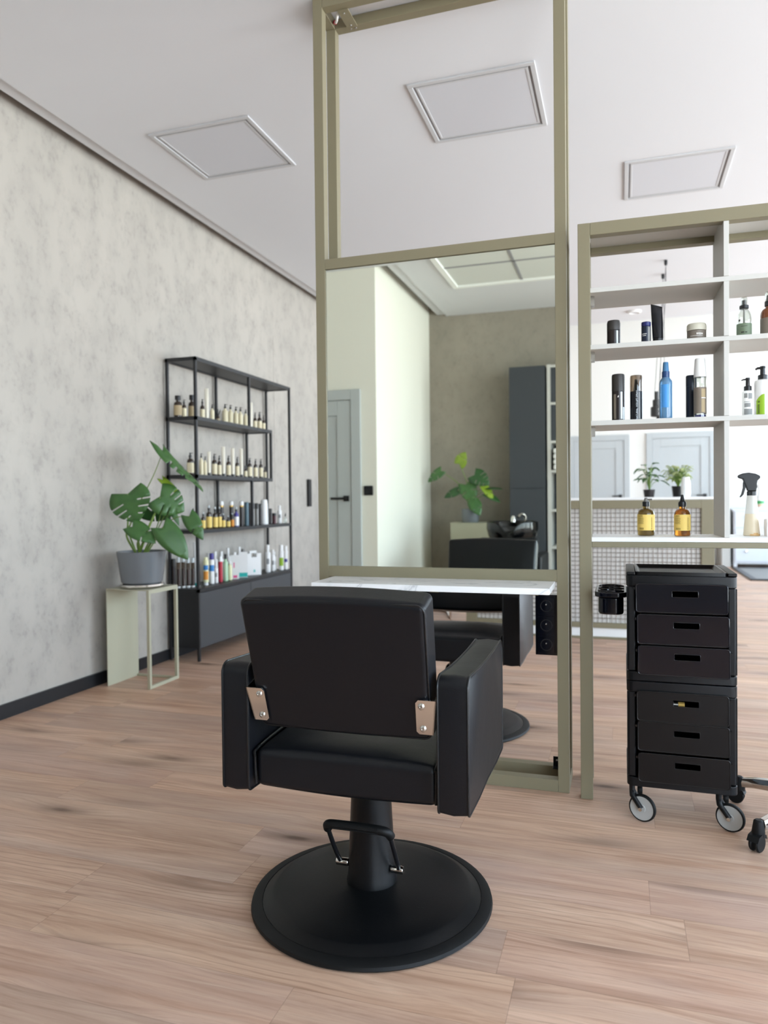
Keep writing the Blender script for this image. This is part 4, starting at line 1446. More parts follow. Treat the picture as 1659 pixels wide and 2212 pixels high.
    obj('cup', b, M_GLOSSBLK, ho, bevel=0.008, seg=3)
    b = B()
    for y in (0.108, 0.180, 0.252):
        lathe(b, [(0.040, 0.7695), (0.045, 0.7705), (0.043, 0.775), (0.038, 0.7735), (0.037, 0.7695)], (xs0 + xs1) / 2, y, 0, 28, sy=0.72)
        lathe(b, [(0.038, 0.7704), (0, 0.7704)], (xs0 + xs1) / 2, y, 0, 28, sy=0.72)
    obj('cup_rim', b, M_GLOSSBLK, ho)
    # wheels
    for (x, y, ang) in ((-hw + 0.040, 0.028, 0.42), (hw - 0.030, 0.028, 0.42), ):
        rot = Matrix.Rotation(-ang, 4, 'Z')
        def P(p):
            return rot @ Vector(p) + Vector((x, y, 0))
        b = B()
        tube(b, [P((-0.026, 0, 0.126)), P((-0.026, 0, 0.098)), P((-0.022, -0.010, 0.086)), P((0.010, -0.011, 0.047))], [0.010, 0.010, 0.009, 0.0085], 10)
        tube(b, [P((-0.026, 0.004, 0.100)), P((-0.022, 0.012, 0.086)), P((0.010, 0.012, 0.047))], [0.008, 0.008, 0.0075], 10)
        wf = obj('wheel_fork', b, M_TROLLEY, t)
        wb = B()
        lathe(wb, [(0.040, -0.008), (0.045, -0.006), (0.0465, 0), (0.045, 0.006), (0.040, 0.008)], seg=40, axis='y')
        for v in wb.verts:
            v.co = P(v.co + Vector((0.010, 0, 0.0465)))
        obj('tyre', wb, M_RUBBER, wf)
        wb = B()
        lathe(wb, [(0, -0.0085), (0.012, -0.0085), (0.013, -0.007), (0.038, -0.007), (0.0405, -0.0075), (0.0405, 0.0075), (0, 0.0075)], seg=40, axis='y')
        for v in wb.verts:
            v.co = P(v.co + Vector((0.010, 0, 0.0465)))
        obj('wheel_disc', wb, M_WHEEL, wf)
        wb = B()
        lathe(wb, [(0.0065, 0), (0.006, -0.003), (0, -0.0035)], seg=16, axis='y')
        for v in wb.verts:
            v.co = P(v.co + Vector((0.010, -0.0195, 0.0465)))
        obj('axle_cap', wb, M_STEEL, wf)
    for x in (-hw + 0.046, hw - 0.006):
        b = B()
        lathe(b, [(0, 0.030), (0.007, 0.030), (0.007, 0.126), (0, 0.126)], x, D - 0.06, 0, 12)
        rc = obj('rear_castor', b, M_TROLLEY, t)
        b = B()
        lathe(b, [(0, -0.009), (0.016, -0.009), (0.0178, -0.006), (0.0178, 0.006), (0.016, 0.009), (0, 0.009)], x, D - 0.06, 0.0178, 20, 'x')
        obj('castor_wheel', b, M_RUBBER, rc)
trolley()
tb = thing('hair_roller', 'small gold banded tube showing in the slot of the fourth trolley drawer', 'tube', (0.187, 2.622, 0.3631))
b = B()
lathe(b, [(0, -0.011), (0.010, -0.011), (0.010, 0.0085), (0, 0.0085)], 0, 0, 0.0432, 18, 'x')
obj('gold_band', b, M_GOLD, tb)
b = B()
lathe(b, [(0, -0.026), (0.0095, -0.026), (0.0095, -0.0115), (0, -0.0115)], 0, 0, 0.0432, 18, 'x')
obj('silver_end', b, M_STEEL, tb)
obj('tube_rest', bx(-0.024, -0.008, 0.0001, 0.007, 0.008, 0.034), M_DRAWER, tb)

# ------------------------------------------------------------------ stool with chrome star base (mostly outside the picture)
def stool():
    cx, cy = 0.655, 2.698
    t = thing('rolling_stool', 'chrome star base stool with black castors at the right picture edge', 'stool', (cx, cy, 0))
    angs = [math.atan2(2.505 - cy, 0.392 - cx) + k * 2 * PI / 5 for k in range(5)]
    for a in angs:
        d = Vector((math.cos(a), math.sin(a), 0))
        s = Vector((-d.y, d.x, 0))
        b = B()
        rings = []
        for f, w, zt, zb in ((0.06, 0.023, 0.138, 0.086), (0.5, 0.021, 0.126, 0.086), (0.86, 0.018, 0.106, 0.072), (1.0, 0.016, 0.094, 0.062)):
            p = d * 0.305 * f
            rings.append([b.verts.new(p + s * w * 0.6 + Vector((0, 0, zt))), b.verts.new(p + s * w + Vector((0, 0, (zt + zb) / 2))), b.verts.new(p + s * w * 0.8 + Vector((0, 0, zb))),
                          b.verts.new(p - s * w * 0.8 + Vector((0, 0, zb))), b.verts.new(p - s * w + Vector((0, 0, (zt + zb) / 2))), b.verts.new(p - s * w * 0.6 + Vector((0, 0, zt)))])
        for p, q in zip(rings[:-1], rings[1:]):
            for k in range(6):
                b.faces.new((p[k], p[(k + 1) % 6], q[(k + 1) % 6], q[k]))
        b.faces.new(rings[0])
        b.faces.new(list(reversed(rings[-1])))
        bmesh.ops.recalc_face_normals(b, faces=b.faces[:])
        leg = obj('leg', b, M_CHROME, t, bevel=0.003)
        p = d * 0.318
        b = B()
        lathe(b, [(0, 0.046), (0.019, 0.046), (0.0195, 0.058), (0.014, 0.092), (0.009, 0.096), (0, 0.096)], p.x, p.y, 0, 18)
        ca = obj('castor', b, M_RUBBER, leg)
        rot = Matrix.Rotation(a + 0.31, 4, 'Z')
        b = B()
        for o_ in (-0.0165, 0.0035):
            wb = B()
            lathe(wb, [(0, 0), (0.016, 0), (0.0175, 0.002), (0.024, 0.002), (0.0265, 0.005), (0.0265, 0.009), (0.024, 0.012), (0, 0.013)], 0, 0, 0, 26, 'y')
            for v in wb.verts:
                v.co = rot @ (v.co + Vector((0.010, o_, 0.0265))) + p
            me = bpy.data.meshes.new('tmp')
            wb.to_mesh(me)
            wb.free()
            b.from_mesh(me)
            bpy.data.meshes.remove(me)
        obj('castor_wheel', b, M_RUBBER, ca)
        b = B()
        poly = [(-0.020, 0.036), (-0.014, 0.050), (0.006, 0.057), (0.028, 0.052), (0.038, 0.036), (0.030, 0.042), (0.006, 0.046), (-0.010, 0.040)]
        prism(b, poly, -0.018, 0.018)
        for v in b.verts:
            v.co = rot @ v.co + p
        obj('castor_hood', b, M_RUBBER, ca)
    b = B()
    lathe(b, [(0, 0.086), (0.032, 0.086), (0.034, 0.13), (0.027, 0.14), (0.025, 0.28), (0.014, 0.285), (0.014, 0.46), (0, 0.46)], seg=28)
    obj('gas_column', b, M_CHROME, t)
    b = B()
    lathe(b, [(0, 0.46), (0.14, 0.46), (0.165, 0.475), (0.17, 0.50), (0.16, 0.525), (0.12, 0.54), (0, 0.545)], seg=40)
    obj('seat', b, M_LEATHER, t)
stool()

# ------------------------------------------------------------------ black rack on the left wall
RX0, RX1, RY0, RY1 = -3.003, -2.762, 4.395, 5.905
SH4, SH3, SH2, SHT, SH1 = 0.880, 1.262, 1.662, 2.068, 0.474     # board undersides, top last but one
def rack():
    t = thing('display_rack', 'tall black metal rack with open shelves of products against the concrete wall', 'shelf', (RX0, RY0, 0))
    W_, L = RX1 - RX0, RY1 - RY0
    p = 0.018
    def post(name, x, y, z0, z1):
        obj(name, bx(x, y, z0, x + p, y + p, z1), M_RACK, t)
    TOP = 2.090
    for x in (0, W_ - p):
        for y in (0, L - p):
            post('post', x, y, 0, TOP)
    post('thin_post', W_ - p, 0.760, 1.6872, 2.0678)
    post('thin_post', W_ - p, 0.790, 0.9052, 1.2618)
    post('thin_post', 0, 0.645, 1.6872, 2.0678)
    post('thin_post', 0, 0.650, 0.9052, 1.2618)
    for x in (0, W_ - p):
        post('thin_post', x, 1.128, 1.2872, 1.6618)
    def board(name, z, y1):
        b = B()
        box(b, 0.0, 0.0, z, W_, p, z + 0.025)
        box(b, 0.0, y1 - p, z, W_, y1, z + 0.025)
        box(b, 0.0, p, z, p, y1 - p, z + 0.025)
        box(b, W_ - p, p, z, W_, y1 - p, z + 0.025)
        box(b, p, p, z + 0.006, W_ - p, y1 - p, z + 0.025)
        obj(name, b, M_RACK, t)
    board('top_board', SHT, L)
    board('shelf_board', SH2, 1.146)
    board('shelf_board', SH3, 1.146)
    board('shelf_board', SH4, L)
    board('shelf_board', SH1, L)
    # cabinet below
    cab = obj('cabinet', bx(0.006, 0.022, 0.085, W_ - 0.022, L - 0.022, 0.4738), M_RACK, t)
    for y0, y1 in ((0.024, 0.748), (0.756, L - 0.024)):
        obj('cabinet_door', bx(W_ - 0.021, y0, 0.090, W_ - 0.004, y1, 0.470), M_CABINET, t, bevel=0.001)
rack()

# products on the rack: (style, x, y, radius, height)
ROW_TOP = [('bigamber', -2.925, 4.426, 0.0276, 0.149), ('amber', -2.925, 4.502, 0.0155, 0.132), ('bigamber', -2.925, 4.603, 0.0265, 0.177), ('amber', -2.925, 4.739, 0.0165, 0.165), ('tube', -2.925, 4.800, 0.0140, 0.252), ('cream', -2.925, 4.875, 0.0155, 0.142), ('reed', -2.925, 4.959, 0.0140, 0.115),
           ('cream', -2.925, 5.065, 0.0225, 0.168), ('cream', -2.925, 5.147, 0.0190, 0.171), ('cream', -2.925, 5.232, 0.0195, 0.167), ('cream', -2.925, 5.307, 0.0185, 0.172), ('cream', -2.925, 5.393, 0.0185, 0.164), ('tube', -2.925, 5.477, 0.0165, 0.230), ('amber', -2.925, 5.555, 0.0150, 0.156), ('amber', -2.925, 5.635, 0.0190, 0.169), ('amber', -2.925, 5.709, 0.0145, 0.150)]
ROW_2 = [('amber', -2.832, 4.425, 0.0225, 0.152), ('amber', -2.825, 4.485, 0.0145, 0.138), ('cream', -2.825, 4.553, 0.0145, 0.154), ('cream', -2.825, 4.604, 0.0125, 0.135), ('tube', -2.825, 4.656, 0.0110, 0.173), ('amber', -2.825, 4.729, 0.0190, 0.161), ('amber', -2.825, 4.798, 0.0150, 0.151), ('tube', -2.825, 4.856, 0.0130, 0.221), ('amber', -2.825, 4.931, 0.0170, 0.158),
         ('tube', -2.825, 4.995, 0.0135, 0.220), ('amber', -2.825, 5.064, 0.0155, 0.155), ('tube', -2.825, 5.127, 0.0130, 0.224), ('small', -2.825, 5.196, 0.0130, 0.094), ('amber', -2.825, 5.265, 0.0170, 0.158), ('amber', -2.825, 5.362, 0.0165, 0.155), ('amber', -2.825, 5.455, 0.0165, 0.160), ('small', -2.822, 5.523, 0.0120, 0.099)]
ROW_3 = [('dropper', -2.835, 4.458, 0.0120, 0.151), ('yellow', -2.835, 4.584, 0.0155, 0.121), ('yellow', -2.835, 4.661, 0.0205, 0.168), ('yellow', -2.835, 4.745, 0.0185, 0.157), ('yellow', -2.835, 4.808, 0.0150, 0.159), ('yellows', -2.835, 4.862, 0.0150, 0.105), ('yellows', -2.835, 4.934, 0.0150, 0.087), ('orange', -2.835, 4.994, 0.0135, 0.106), ('bluewhite', -2.835, 5.056, 0.0190, 0.150),
         ('goldcap', -2.835, 5.140, 0.0160, 0.198), ('teal', -2.835, 5.219, 0.0180, 0.187), ('darkcan', -2.835, 5.278, 0.0130, 0.183), ('grey', -2.835, 5.331, 0.0135, 0.179), ('grey', -2.835, 5.392, 0.0150, 0.178), ('darkcan', -2.835, 5.455, 0.0135, 0.174), ('whitejug', -2.855, 5.560, 0.0330, 0.207), ('darkcan', -2.835, 5.640, 0.0130, 0.131), ('maroon', -2.835, 5.709, 0.0175, 0.091), ('whiteb', -2.845, 5.830, 0.0190, 0.155), ('clear', -2.795, 5.845, 0.0140, 0.087)]
ROW_3B = [('goldcap', -2.905, 4.955, 0.0165, 0.200), ('goldcap', -2.905, 5.104, 0.0165, 0.200)]
ROW_4 = [('darkcan', -2.972, 4.416, 0.0135, 0.205), ('clearred', -2.945, 4.432, 0.0140, 0.214), ('clearred', -2.922, 4.458, 0.0140, 0.216), ('clearred', -2.898, 4.480, 0.0140, 0.206), ('clearred', -2.876, 4.505, 0.0140, 0.206), ('clearred', -2.848, 4.528, 0.0140, 0.190), ('multi', -2.850, 4.633, 0.0195, 0.201), ('purple', -2.850, 4.712, 0.0185, 0.224), ('whiteb', -2.850, 4.774, 0.0140, 0.154),
         ('red', -2.850, 4.834, 0.0165, 0.192), ('green', -2.850, 4.909, 0.0190, 0.203), ('paleyel', -2.850, 4.975, 0.0160, 0.144), ('pinkbox', -2.860, 5.065, 0.0330, 0.206), ('tealjug', -2.850, 5.180, 0.0340, 0.225), ('handlejug', -2.880, 5.395, 0.0580, 0.196), ('whiteb', -2.850, 5.606, 0.0240, 0.231), ('whiteb', -2.850, 5.702, 0.0170, 0.183), ('whiteb', -2.872, 5.775, 0.0170, 0.162), ('lime', -2.812, 5.785, 0.0220, 0.219), ('violet', -2.805, 5.862, 0.0175, 0.205)]
ROW_4B = [('whiteb', -2.945, 4.830, 0.0190, 0.214), ('whiteb', -2.945, 4.920, 0.0200, 0.222), ('whiteb', -2.945, 5.010, 0.0190, 0.216), ('tubet', -2.905, 4.590, 0.0150, 0.312), ('whiteb', -2.950, 5.120, 0.0180, 0.236), ('whiteb', -2.950, 5.300, 0.0180, 0.232)]

RCAM = math.atan2(-4.9, 2.83)       # direction from the rack towards the viewer
def rack_product(style, r, h):
    L2 = RCAM
    w = lambda z0, z1, half=2.4: label_bm(r + 0.0006, z0, z1, L2, half, 16)
    if style in ('bigamber', 'amber', 'small', 'dropper'):
        hb = h * 0.80
        body = boston(r, hb, 0.74, 0.45)
        lab = M_TAN if style == 'bigamber' else M_CREAMLBL
        cap = [('cap', cyl_profile(r * (0.72 if style == 'bigamber' else 0.5), hb, h), M_CAPBLK)]
        if style == 'amber':
            cap = [('pump', pump_bm(r * 0.46, hb, hb + (h - hb) * 0.45, h, RCAM + 1.2, r * 0.9), M_CAPBLK)]
        if style == 'dropper':
            cap = [('dropper_cap', [(0, hb), (r * 0.5, hb), (r * 0.45, hb + (h - hb) * 0.4), (r * 0.25, h), (0, h)], M_CAPBLK)]
        return 'bottle', 'amber_bottle', 'amber bottle with %s label and black top' % ('tan' if style == 'bigamber' else 'cream'), [('body', body, M_AMBERD), ('label', w(hb * 0.10, hb * 0.68), lab)] + cap
    if style == 'cream':
        hb = h * 0.80
        return 'bottle', 'lotion_bottle', 'pale cream bottle with black pump', [('body', boston(r, hb, 0.80, 0.40), M_CREAMLBL), ('pump', pump_bm(r * 0.42, hb, hb + (h - hb) * 0.45, h, RCAM + 1.2, r * 0.95), M_CAPBLK)]
    if style == 'reed':
        b = B()
        for k in range(6):
            a = k * 1.05
            tube(b, [(0, 0, h * 0.5), (math.cos(a) * r * 1.4, math.sin(a) * r * 1.4, h * (0.9 + 0.1 * (k % 2)))], 0.0025, 5)
        return 'bottle', 'small_bottle', 'small dark bottle topped with twig like sticks', [('body', boston(r, h * 0.62, 0.7, 0.5), M_AMBERD), ('label', w(h * 0.08, h * 0.38), M_TAN), ('sticks', b, M_CAPBLK)]
    if style in ('tube', 'tubet'):
        m = M_CREAMTUBE if style == 'tube' else M_WHITEP
        b = tube_bm(r * 0.92, h, 0.02)
        rz = RCAM + PI / 2
        for v in b.verts:
            x, y = v.co.x, v.co.y
            v.co.x, v.co.y = x * math.cos(rz) - y * math.sin(rz), x * math.sin(rz) + y * math.cos(rz)
        return 'tube', 'cream_tube', ('tall cream squeeze tube' if style == 'tube' else 'tall white and pale teal squeeze tube'), [('tube_body', b, m), ('cap', cyl_profile(r * 0.9, 0, 0.02), M_CAPBLK if style == 'tube' else M_TEALP)]
    if style in ('yellow', 'yellows', 'orange', 'bluewhite'):
        hb = h * 0.78
        lab = {'yellow': M_YELLOW2, 'yellows': M_YELLOW2, 'orange': M_ORANGE, 'bluewhite': M_WHITEP}[style]
        nm = {'yellow': 'yellow', 'yellows': 'yellow', 'orange': 'orange', 'bluewhite': 'white and blue'}[style]
        parts = [('body', boston(r, hb, 0.78, 0.42), M_AMBERD if style != 'bluewhite' else M_PURPLE), ('label', w(hb * 0.06, hb * 0.66), lab), ('cap', cyl_profile(r * 0.46, hb, hb + (h - hb) * 0.5), M_CAPBLK), ('nozzle', cyl_profile(r * 0.34, hb + (h - hb) * 0.5, h), M_SILVERP)]
        return 'bottle', 'oil_bottle', '%s dark bottle with %s label' % ('short' if style == 'yellows' else 'tall', nm), parts
    if style == 'goldcap':
        return 'can', 'hairspray_can', 'dark can with white gold-ringed cap', [('body', cyl_profile(r * 0.95, 0, h * 0.76, 0.05), M_BROWNCAN), ('ring', cyl_profile(r * 1.0, h * 0.76, h * 0.82), M_GOLD), ('cap', [(0, h * 0.82), (r * 0.98, h * 0.82), (r * 1.05, h * 0.9), (r * 0.85, h * 0.98), (0, h)], M_WHITEP)]
    if style in ('teal', 'darkcan', 'grey'):
        m = {'teal': M_TEALCAN, 'darkcan': M_BROWNCAN, 'grey': M_GREYCAN}[style]
        nm = {'teal': 'blue grey', 'darkcan': 'dark', 'grey': 'grey'}[style]
        return 'can', 'hairspray_can', 'slim %s spray can' % nm, [('body', cyl_profile(r, 0, h * 0.74, 0.05), m), ('cap', domed(r * 0.98, h * 0.74, h), M_CAPCH if style != 'teal' else m)]
    if style == 'whitejug':
        b = B()
        tube(b, smooth_path([(-r * 0.7, -r * 0.5, h * 0.80), (-r * 1.15, -r * 0.8, h * 0.72), (-r * 1.15, -r * 0.8, h * 0.5), (-r * 0.7, -r * 0.5, h * 0.42)], 4), 0.006, 8)
        return 'jug', 'measuring_jug', 'large white jug with a side handle', [('body', [(0, 0), (r * 0.98, 0), (r, h * 0.06), (r * 0.92, h * 0.8), (r * 0.8, h * 0.97), (r * 0.7, h), (0, h * 0.99)], M_WHITEP), ('handle', b, M_WHITEP)]
    if style == 'maroon':
        return 'jar', 'wax_jar', 'small maroon round container', [('body', cyl_profile(r * 0.95, 0, h * 0.75), M_MAROON), ('lid', cyl_profile(r, h * 0.75, h), M_CAPBLK)]
    if style == 'clear':
        return 'bottle', 'small_bottle', 'small clear bottle with a thin pump', [('body', boston(r, h * 0.7, 0.7, 0.4), M_BOTTLE_CLEAR), ('pump', pump_bm(r * 0.4, h * 0.7, h * 0.85, h, RCAM + 1.2), M_CAPBLK)]
    if style == 'clearred':
        return 'bottle', 'shampoo_bottle', 'slim clear capped bottle with dark red contents', [('body', cyl_profile(r, 0.012, h * 0.84, 0.15), M_SMOKE), ('contents', cyl_profile(r * 0.86, 0.014, h * 0.62, 0.15), M_MAROON), ('foot', cyl_profile(r * 0.95, 0, 0.012), M_WHITEP), ('cap', domed(r * 0.8, h * 0.84, h), M_SILVERP)]
    if style == 'multi':
        return 'bottle', 'shampoo_bottle', 'pale yellow bottle with blue and orange print', [('body', cyl_profile(r, 0.02, h * 0.9, 0.2), M_PALEY), ('blue_print', w(h * 0.55, h * 0.72, 1.0), M_BLUEP), ('orange_print', w(h * 0.2, h * 0.5, 1.0), M_ORANGE), ('foot_cap', cyl_profile(r * 0.85, 0, 0.02), M_WHITEP), ('top', domed(r * 0.7, h * 0.9, h), M_PALEY)]
    if style == 'purple':
        return 'bottle', 'shampoo_bottle', 'white and blue bottle with a violet cap', [('body', cyl_profile(r, 0, h * 0.8, 0.2), M_WHITEP), ('blue_print', w(h * 0.42, h * 0.62, 1.2), M_BLUEP), ('cap', domed(r * 0.9, h * 0.8, h), M_PURPLE)]
    if style == 'whiteb':
        return 'bottle', 'shampoo_bottle', 'plain white bottle with white cap', [('body', boston(r, h * 0.82, 0.84, 0.55), M_WHITEP), ('cap', domed(r * 0.62, h * 0.82, h), M_WHITEP), ('print', w(h * 0.3, h * 0.5, 0.5), M_INKGREY)]
    if style == 'red':
        return 'bottle', 'shampoo_bottle', 'crimson red bottle with white neck', [('body', cyl_profile(r, 0, h * 0.8, 0.25), M_REDP), ('cap', domed(r * 0.7, h * 0.8, h), M_WHITEP)]
    if style == 'green':
        return 'bottle', 'shampoo_bottle', 'mint green bottle with dark nozzle', [('body', boston(r, h * 0.82, 0.84, 0.5), M_MINT), ('cap', cyl_profile(r * 0.45, h * 0.82, h), M_CAPBLK)]
    if style == 'paleyel':
        return 'bottle', 'shampoo_bottle', 'pale lemon yellow bottle', [('body', boston(r, h * 0.86, 0.84, 0.55), M_PALEY), ('cap', cyl_profile(r * 0.6, h * 0.86, h), M_WHITEP)]
    if style in ('pinkbox', 'tealjug'):
        b = B()
        rz = RCAM + PI / 2
        box(b, -r, -r * 0.55, 0, r, r * 0.55, h * 0.9)
        lb = B()
        m = M_PINKP if style == 'pinkbox' else M_TEALP
        if style == 'pinkbox':
            box(lb, -r * 0.35, -r * 0.56, h * 0.04, r * 0.55, -r * 0.551, h * 0.14)
            box(lb, -r * 0.3, -r * 0.56, h * 0.42, -r * 0.05, -r * 0.551, h * 0.62)
        else:
            box(lb, -r * 0.98, -r * 0.56, h * 0.02, r * 0.98, -r * 0.551, h * 0.17)
        for bb in (b, lb):
            for v in bb.verts:
                x, y = v.co.x, v.co.y
                v.co.x, v.co.y = x * math.cos(rz) - y * math.sin(rz), x * math.sin(rz) + y * math.cos(rz)
        return 'bottle', 'canister', ('square white canister with pink print' if style == 'pinkbox' else 'square white canister with a teal band'), [('body', b, M_WHITEP), ('print', lb, m), ('cap', cyl_profile(r * 0.4, h * 0.9, h), M_WHITEP if style == 'pinkbox' else M_GREYCAN)]
    if style == 'handlejug':
        b = B()
        rz = RCAM + PI / 2 + 0.25
        d = 0.045
        box(b, -r, -d, 0, r, d, h * 0.74)
        # shoulders and a carrying handle with an opening
        box(b, -r, -d, h * 0.74, -r * 0.38, d, h * 0.9)
        box(b, r * 0.38, -d, h * 0.74, r, d, h * 0.9)
        box(b, -r * 0.5, -d * 0.4, h * 0.9, r * 0.5, d * 0.4, h)
        lb = B()
        box(lb, -r * 0.1, -d - 0.001, h * 0.12, r * 0.12, -d - 0.0002, h * 0.22)
        for bb in (b, lb):
            for v in bb.verts:
                x, y = v.co.x, v.co.y
                v.co.x, v.co.y = x * math.cos(rz) - y * math.sin(rz), x * math.sin(rz) + y * math.cos(rz)
        return 'canister', 'canister', 'wide white refill canister with a carrying handle', [('body', b, M_WHITEP), ('print', lb, M_TEALP)]
    if style == 'lime':
        return 'bottle', 'shampoo_bottle', 'white bottle with a lime green patch', [('body', cyl_profile(r, 0, h * 0.78, 0.2), M_WHITEP), ('lime_print', w(h * 0.18, h * 0.5, 0.9), M_LIME), ('cap', domed(r * 0.8, h * 0.78, h), M_WHITEP)]
    if style == 'violet':
        return 'bottle', 'shampoo_bottle', 'white bottle with a violet patch', [('body', cyl_profile(r, 0, h * 0.8, 0.2), M_WHITEP), ('violet_print', w(h * 0.32, h * 0.46, 0.8), M_PURPLE), ('cap', domed(r * 0.8, h * 0.8, h), M_WHITEP)]

ORD = ['first', 'second', 'third', 'fourth', 'fifth', 'sixth', 'seventh', 'eighth', 'ninth', 'tenth', 'eleventh', 'twelfth', 'thirteenth', 'fourteenth', 'fifteenth', 'sixteenth', 'seventeenth', 'eighteenth', 'nineteenth', 'twentieth', 'twenty-first', 'twenty-second']
def fill_row(rows, z, where, group, front=True):
    n = len(rows)
    for i, (st, x, y, r, h) in enumerate(rows):
        cat, name, look, parts = rack_product(st, r, h)
        pos = (ORD[i] if i < n - 1 else 'last') + ('' if front else ' behind')
        lab = '%s, %s from left, %s rack shelf' % (look, pos, where)
        bottle(name, lab, cat, (x, y, z), parts, group, 0, 14)
fill_row(ROW_TOP, SH2 + 0.0251, 'upper', 'products on the upper rack shelf')
fill_row(ROW_2, SH3 + 0.0251, 'second', 'products on the second rack shelf')
fill_row(ROW_3, SH4 + 0.0251, 'third', 'products on the third rack shelf')
fill_row(ROW_3B, SH4 + 0.0251, 'third', 'products on the third rack shelf', False)
fill_row(ROW_4, SH1 + 0.0251, 'lowest', 'products on the lowest rack shelf')
fill_row(ROW_4B, SH1 + 0.0251, 'lowest', 'products on the lowest rack shelf', False)

# ------------------------------------------------------------------ side tables and monsteras
def side_table(loc, rotz, label, h=0.585, w=0.300, d=0.295):
    t = thing('side_table', label, 'side table', loc, rotz, 'sage metal side tables')
    hw, hd = w / 2, d / 2
    q = 0.018
    obj('side_panel', bx(-hw, -hd, 0, -hw + 0.004, hd, h - 0.006), M_SAGE, t)
    obj('top_plate', bx(-hw, -hd, h - 0.006, hw, hd, h), M_SAGE, t, bevel=0.001)
    for y in (-hd, hd - q):
        obj('leg', bx(hw - q, y, 0, hw, y + q, h - 0.006), M_SAGE, t)
    obj('rail', bx(hw - q, -hd + q, 0, hw, hd - q, q), M_SAGE, t)
    obj('rail', bx(hw - q, -hd + q, h - 0.006 - q, hw, hd - q, h - 0.006), M_SAGE, t)
    obj('rail', bx(-hw + 0.004, hd - q, 0, hw - q, hd, 0.012), M_SAGE, t)
    return t
side_table((-2.788, 3.812, 0), 0.0, 'small sage metal side table under the potted monstera by the rack')

def leaf_bm(width, length, cuts, fold=0.25, droop=0.35, holes=True, heart=0.16):
    """monstera blade in its own frame: base at the origin, tip along +y, face up +z"""
    def half(s):
        # outline of one half: widths along the midrib with deep slits
        pts = []
        N = 26
        segs = []
        for i in range(N + 1):
            u = i / N
            w = math.sin(min(1.0, (u + 0.16) / 1.16) ** 0.72 * PI) ** 0.8 if u < 1 else 0
            y = -heart * length * (1 - u) ** 3 * 1.2 + u * length
            pts.append([w * width / 2, y])
        out = []
        slit_at = [0.30 + 0.56 * (k + 0.5) / cuts for k in range(cuts)] if cuts else []
        for i in range(N + 1):
            u = i / N
            near = min([abs(u - c) for c in slit_at], default=9)
            if near < 0.5 / N + 1e-6:
                # slit: go in towards the midrib and come back
                c = min(slit_at, key=lambda q: abs(u - q))
                wx, y = pts[i]
                out.append((wx * 0.98, y - length * 0.008))
                out.append((wx * 0.34, y - length * 0.080))
                out.append((wx * 0.36, y - length * 0.040))
                out.append((wx * 0.94, y + length * 0.040))
            else:
                out.append((pts[i][0], pts[i][1]))
        # remove points that run backwards because of a slit
        return out
    b = B()
    def P(x, y):
        r = y / length
        z = fold * abs(x) * (0.8 - 0.9 * abs(x) / (width / 2)) - droop * length * max(0, r) ** 2 * 0.5
        return (x, y, z)
    NM = 16
    for s in (-1, 1):
        o_ = half(s)
        loop = [P(0, 0.0)]
        loop += [P(s * x, y) for (x, y) in o_]
        mid = [P(0, length * (1 - k / NM)) for k in range(1, NM)]
        vs = [b.verts.new(p) for p in loop + mid]
        # drop doubled neighbours
        es = []
        for i in range(len(vs)):
            a, c = vs[i], vs[(i + 1) % len(vs)]
            if (a.co - c.co).length > 1e-5:
                es.append(b.edges.new((a, c)))
        bmesh.ops.triangle_fill(b, edges=es, use_beauty=True)
    bmesh.ops.remove_doubles(b, verts=b.verts[:], dist=1e-5)
    bmesh.ops.subdivide_edges(b, edges=[e for e in b.edges if e.calc_length() > 0.03], cuts=1)
    for v in b.verts:
        x, y = v.co.x, v.co.y
        v.co = Vector(P(x, y))
    bmesh.ops.recalc_face_normals(b, faces=b.faces[:])
    return b

def place_leaf(t, name, base, tip, up, width, cuts, m, fold=0.25, droop=0.3, parent=None):
    base, tip, up = Vector(base), Vector(tip), Vector(up)
    L = (tip - base).length
    b = leaf_bm(width, L, cuts, fold, droop)
    yv = (tip - base).normalized()
    xv = yv.cross(up).normalized()
    zv = xv.cross(yv).normalized()
    M = Matrix((xv, yv, zv)).transposed()
    for v in b.verts:
        v.co = M @ v.co + base
    sharp(b)
    o = obj(name, b, m, t)
    md = o.modifiers.new('thickness', 'SOLIDIFY')
    md.thickness = 0.0012
    return o

def stem(t, pts, r0, r1, m=None):
    P = smooth_path(pts, 6)
    n = len(P)
    b = B()
    tube(b, P, [r0 + (r1 - r0) * i / (n - 1) for i in range(n)], 8)
    return obj('stem', b, m or M_STEM, t)

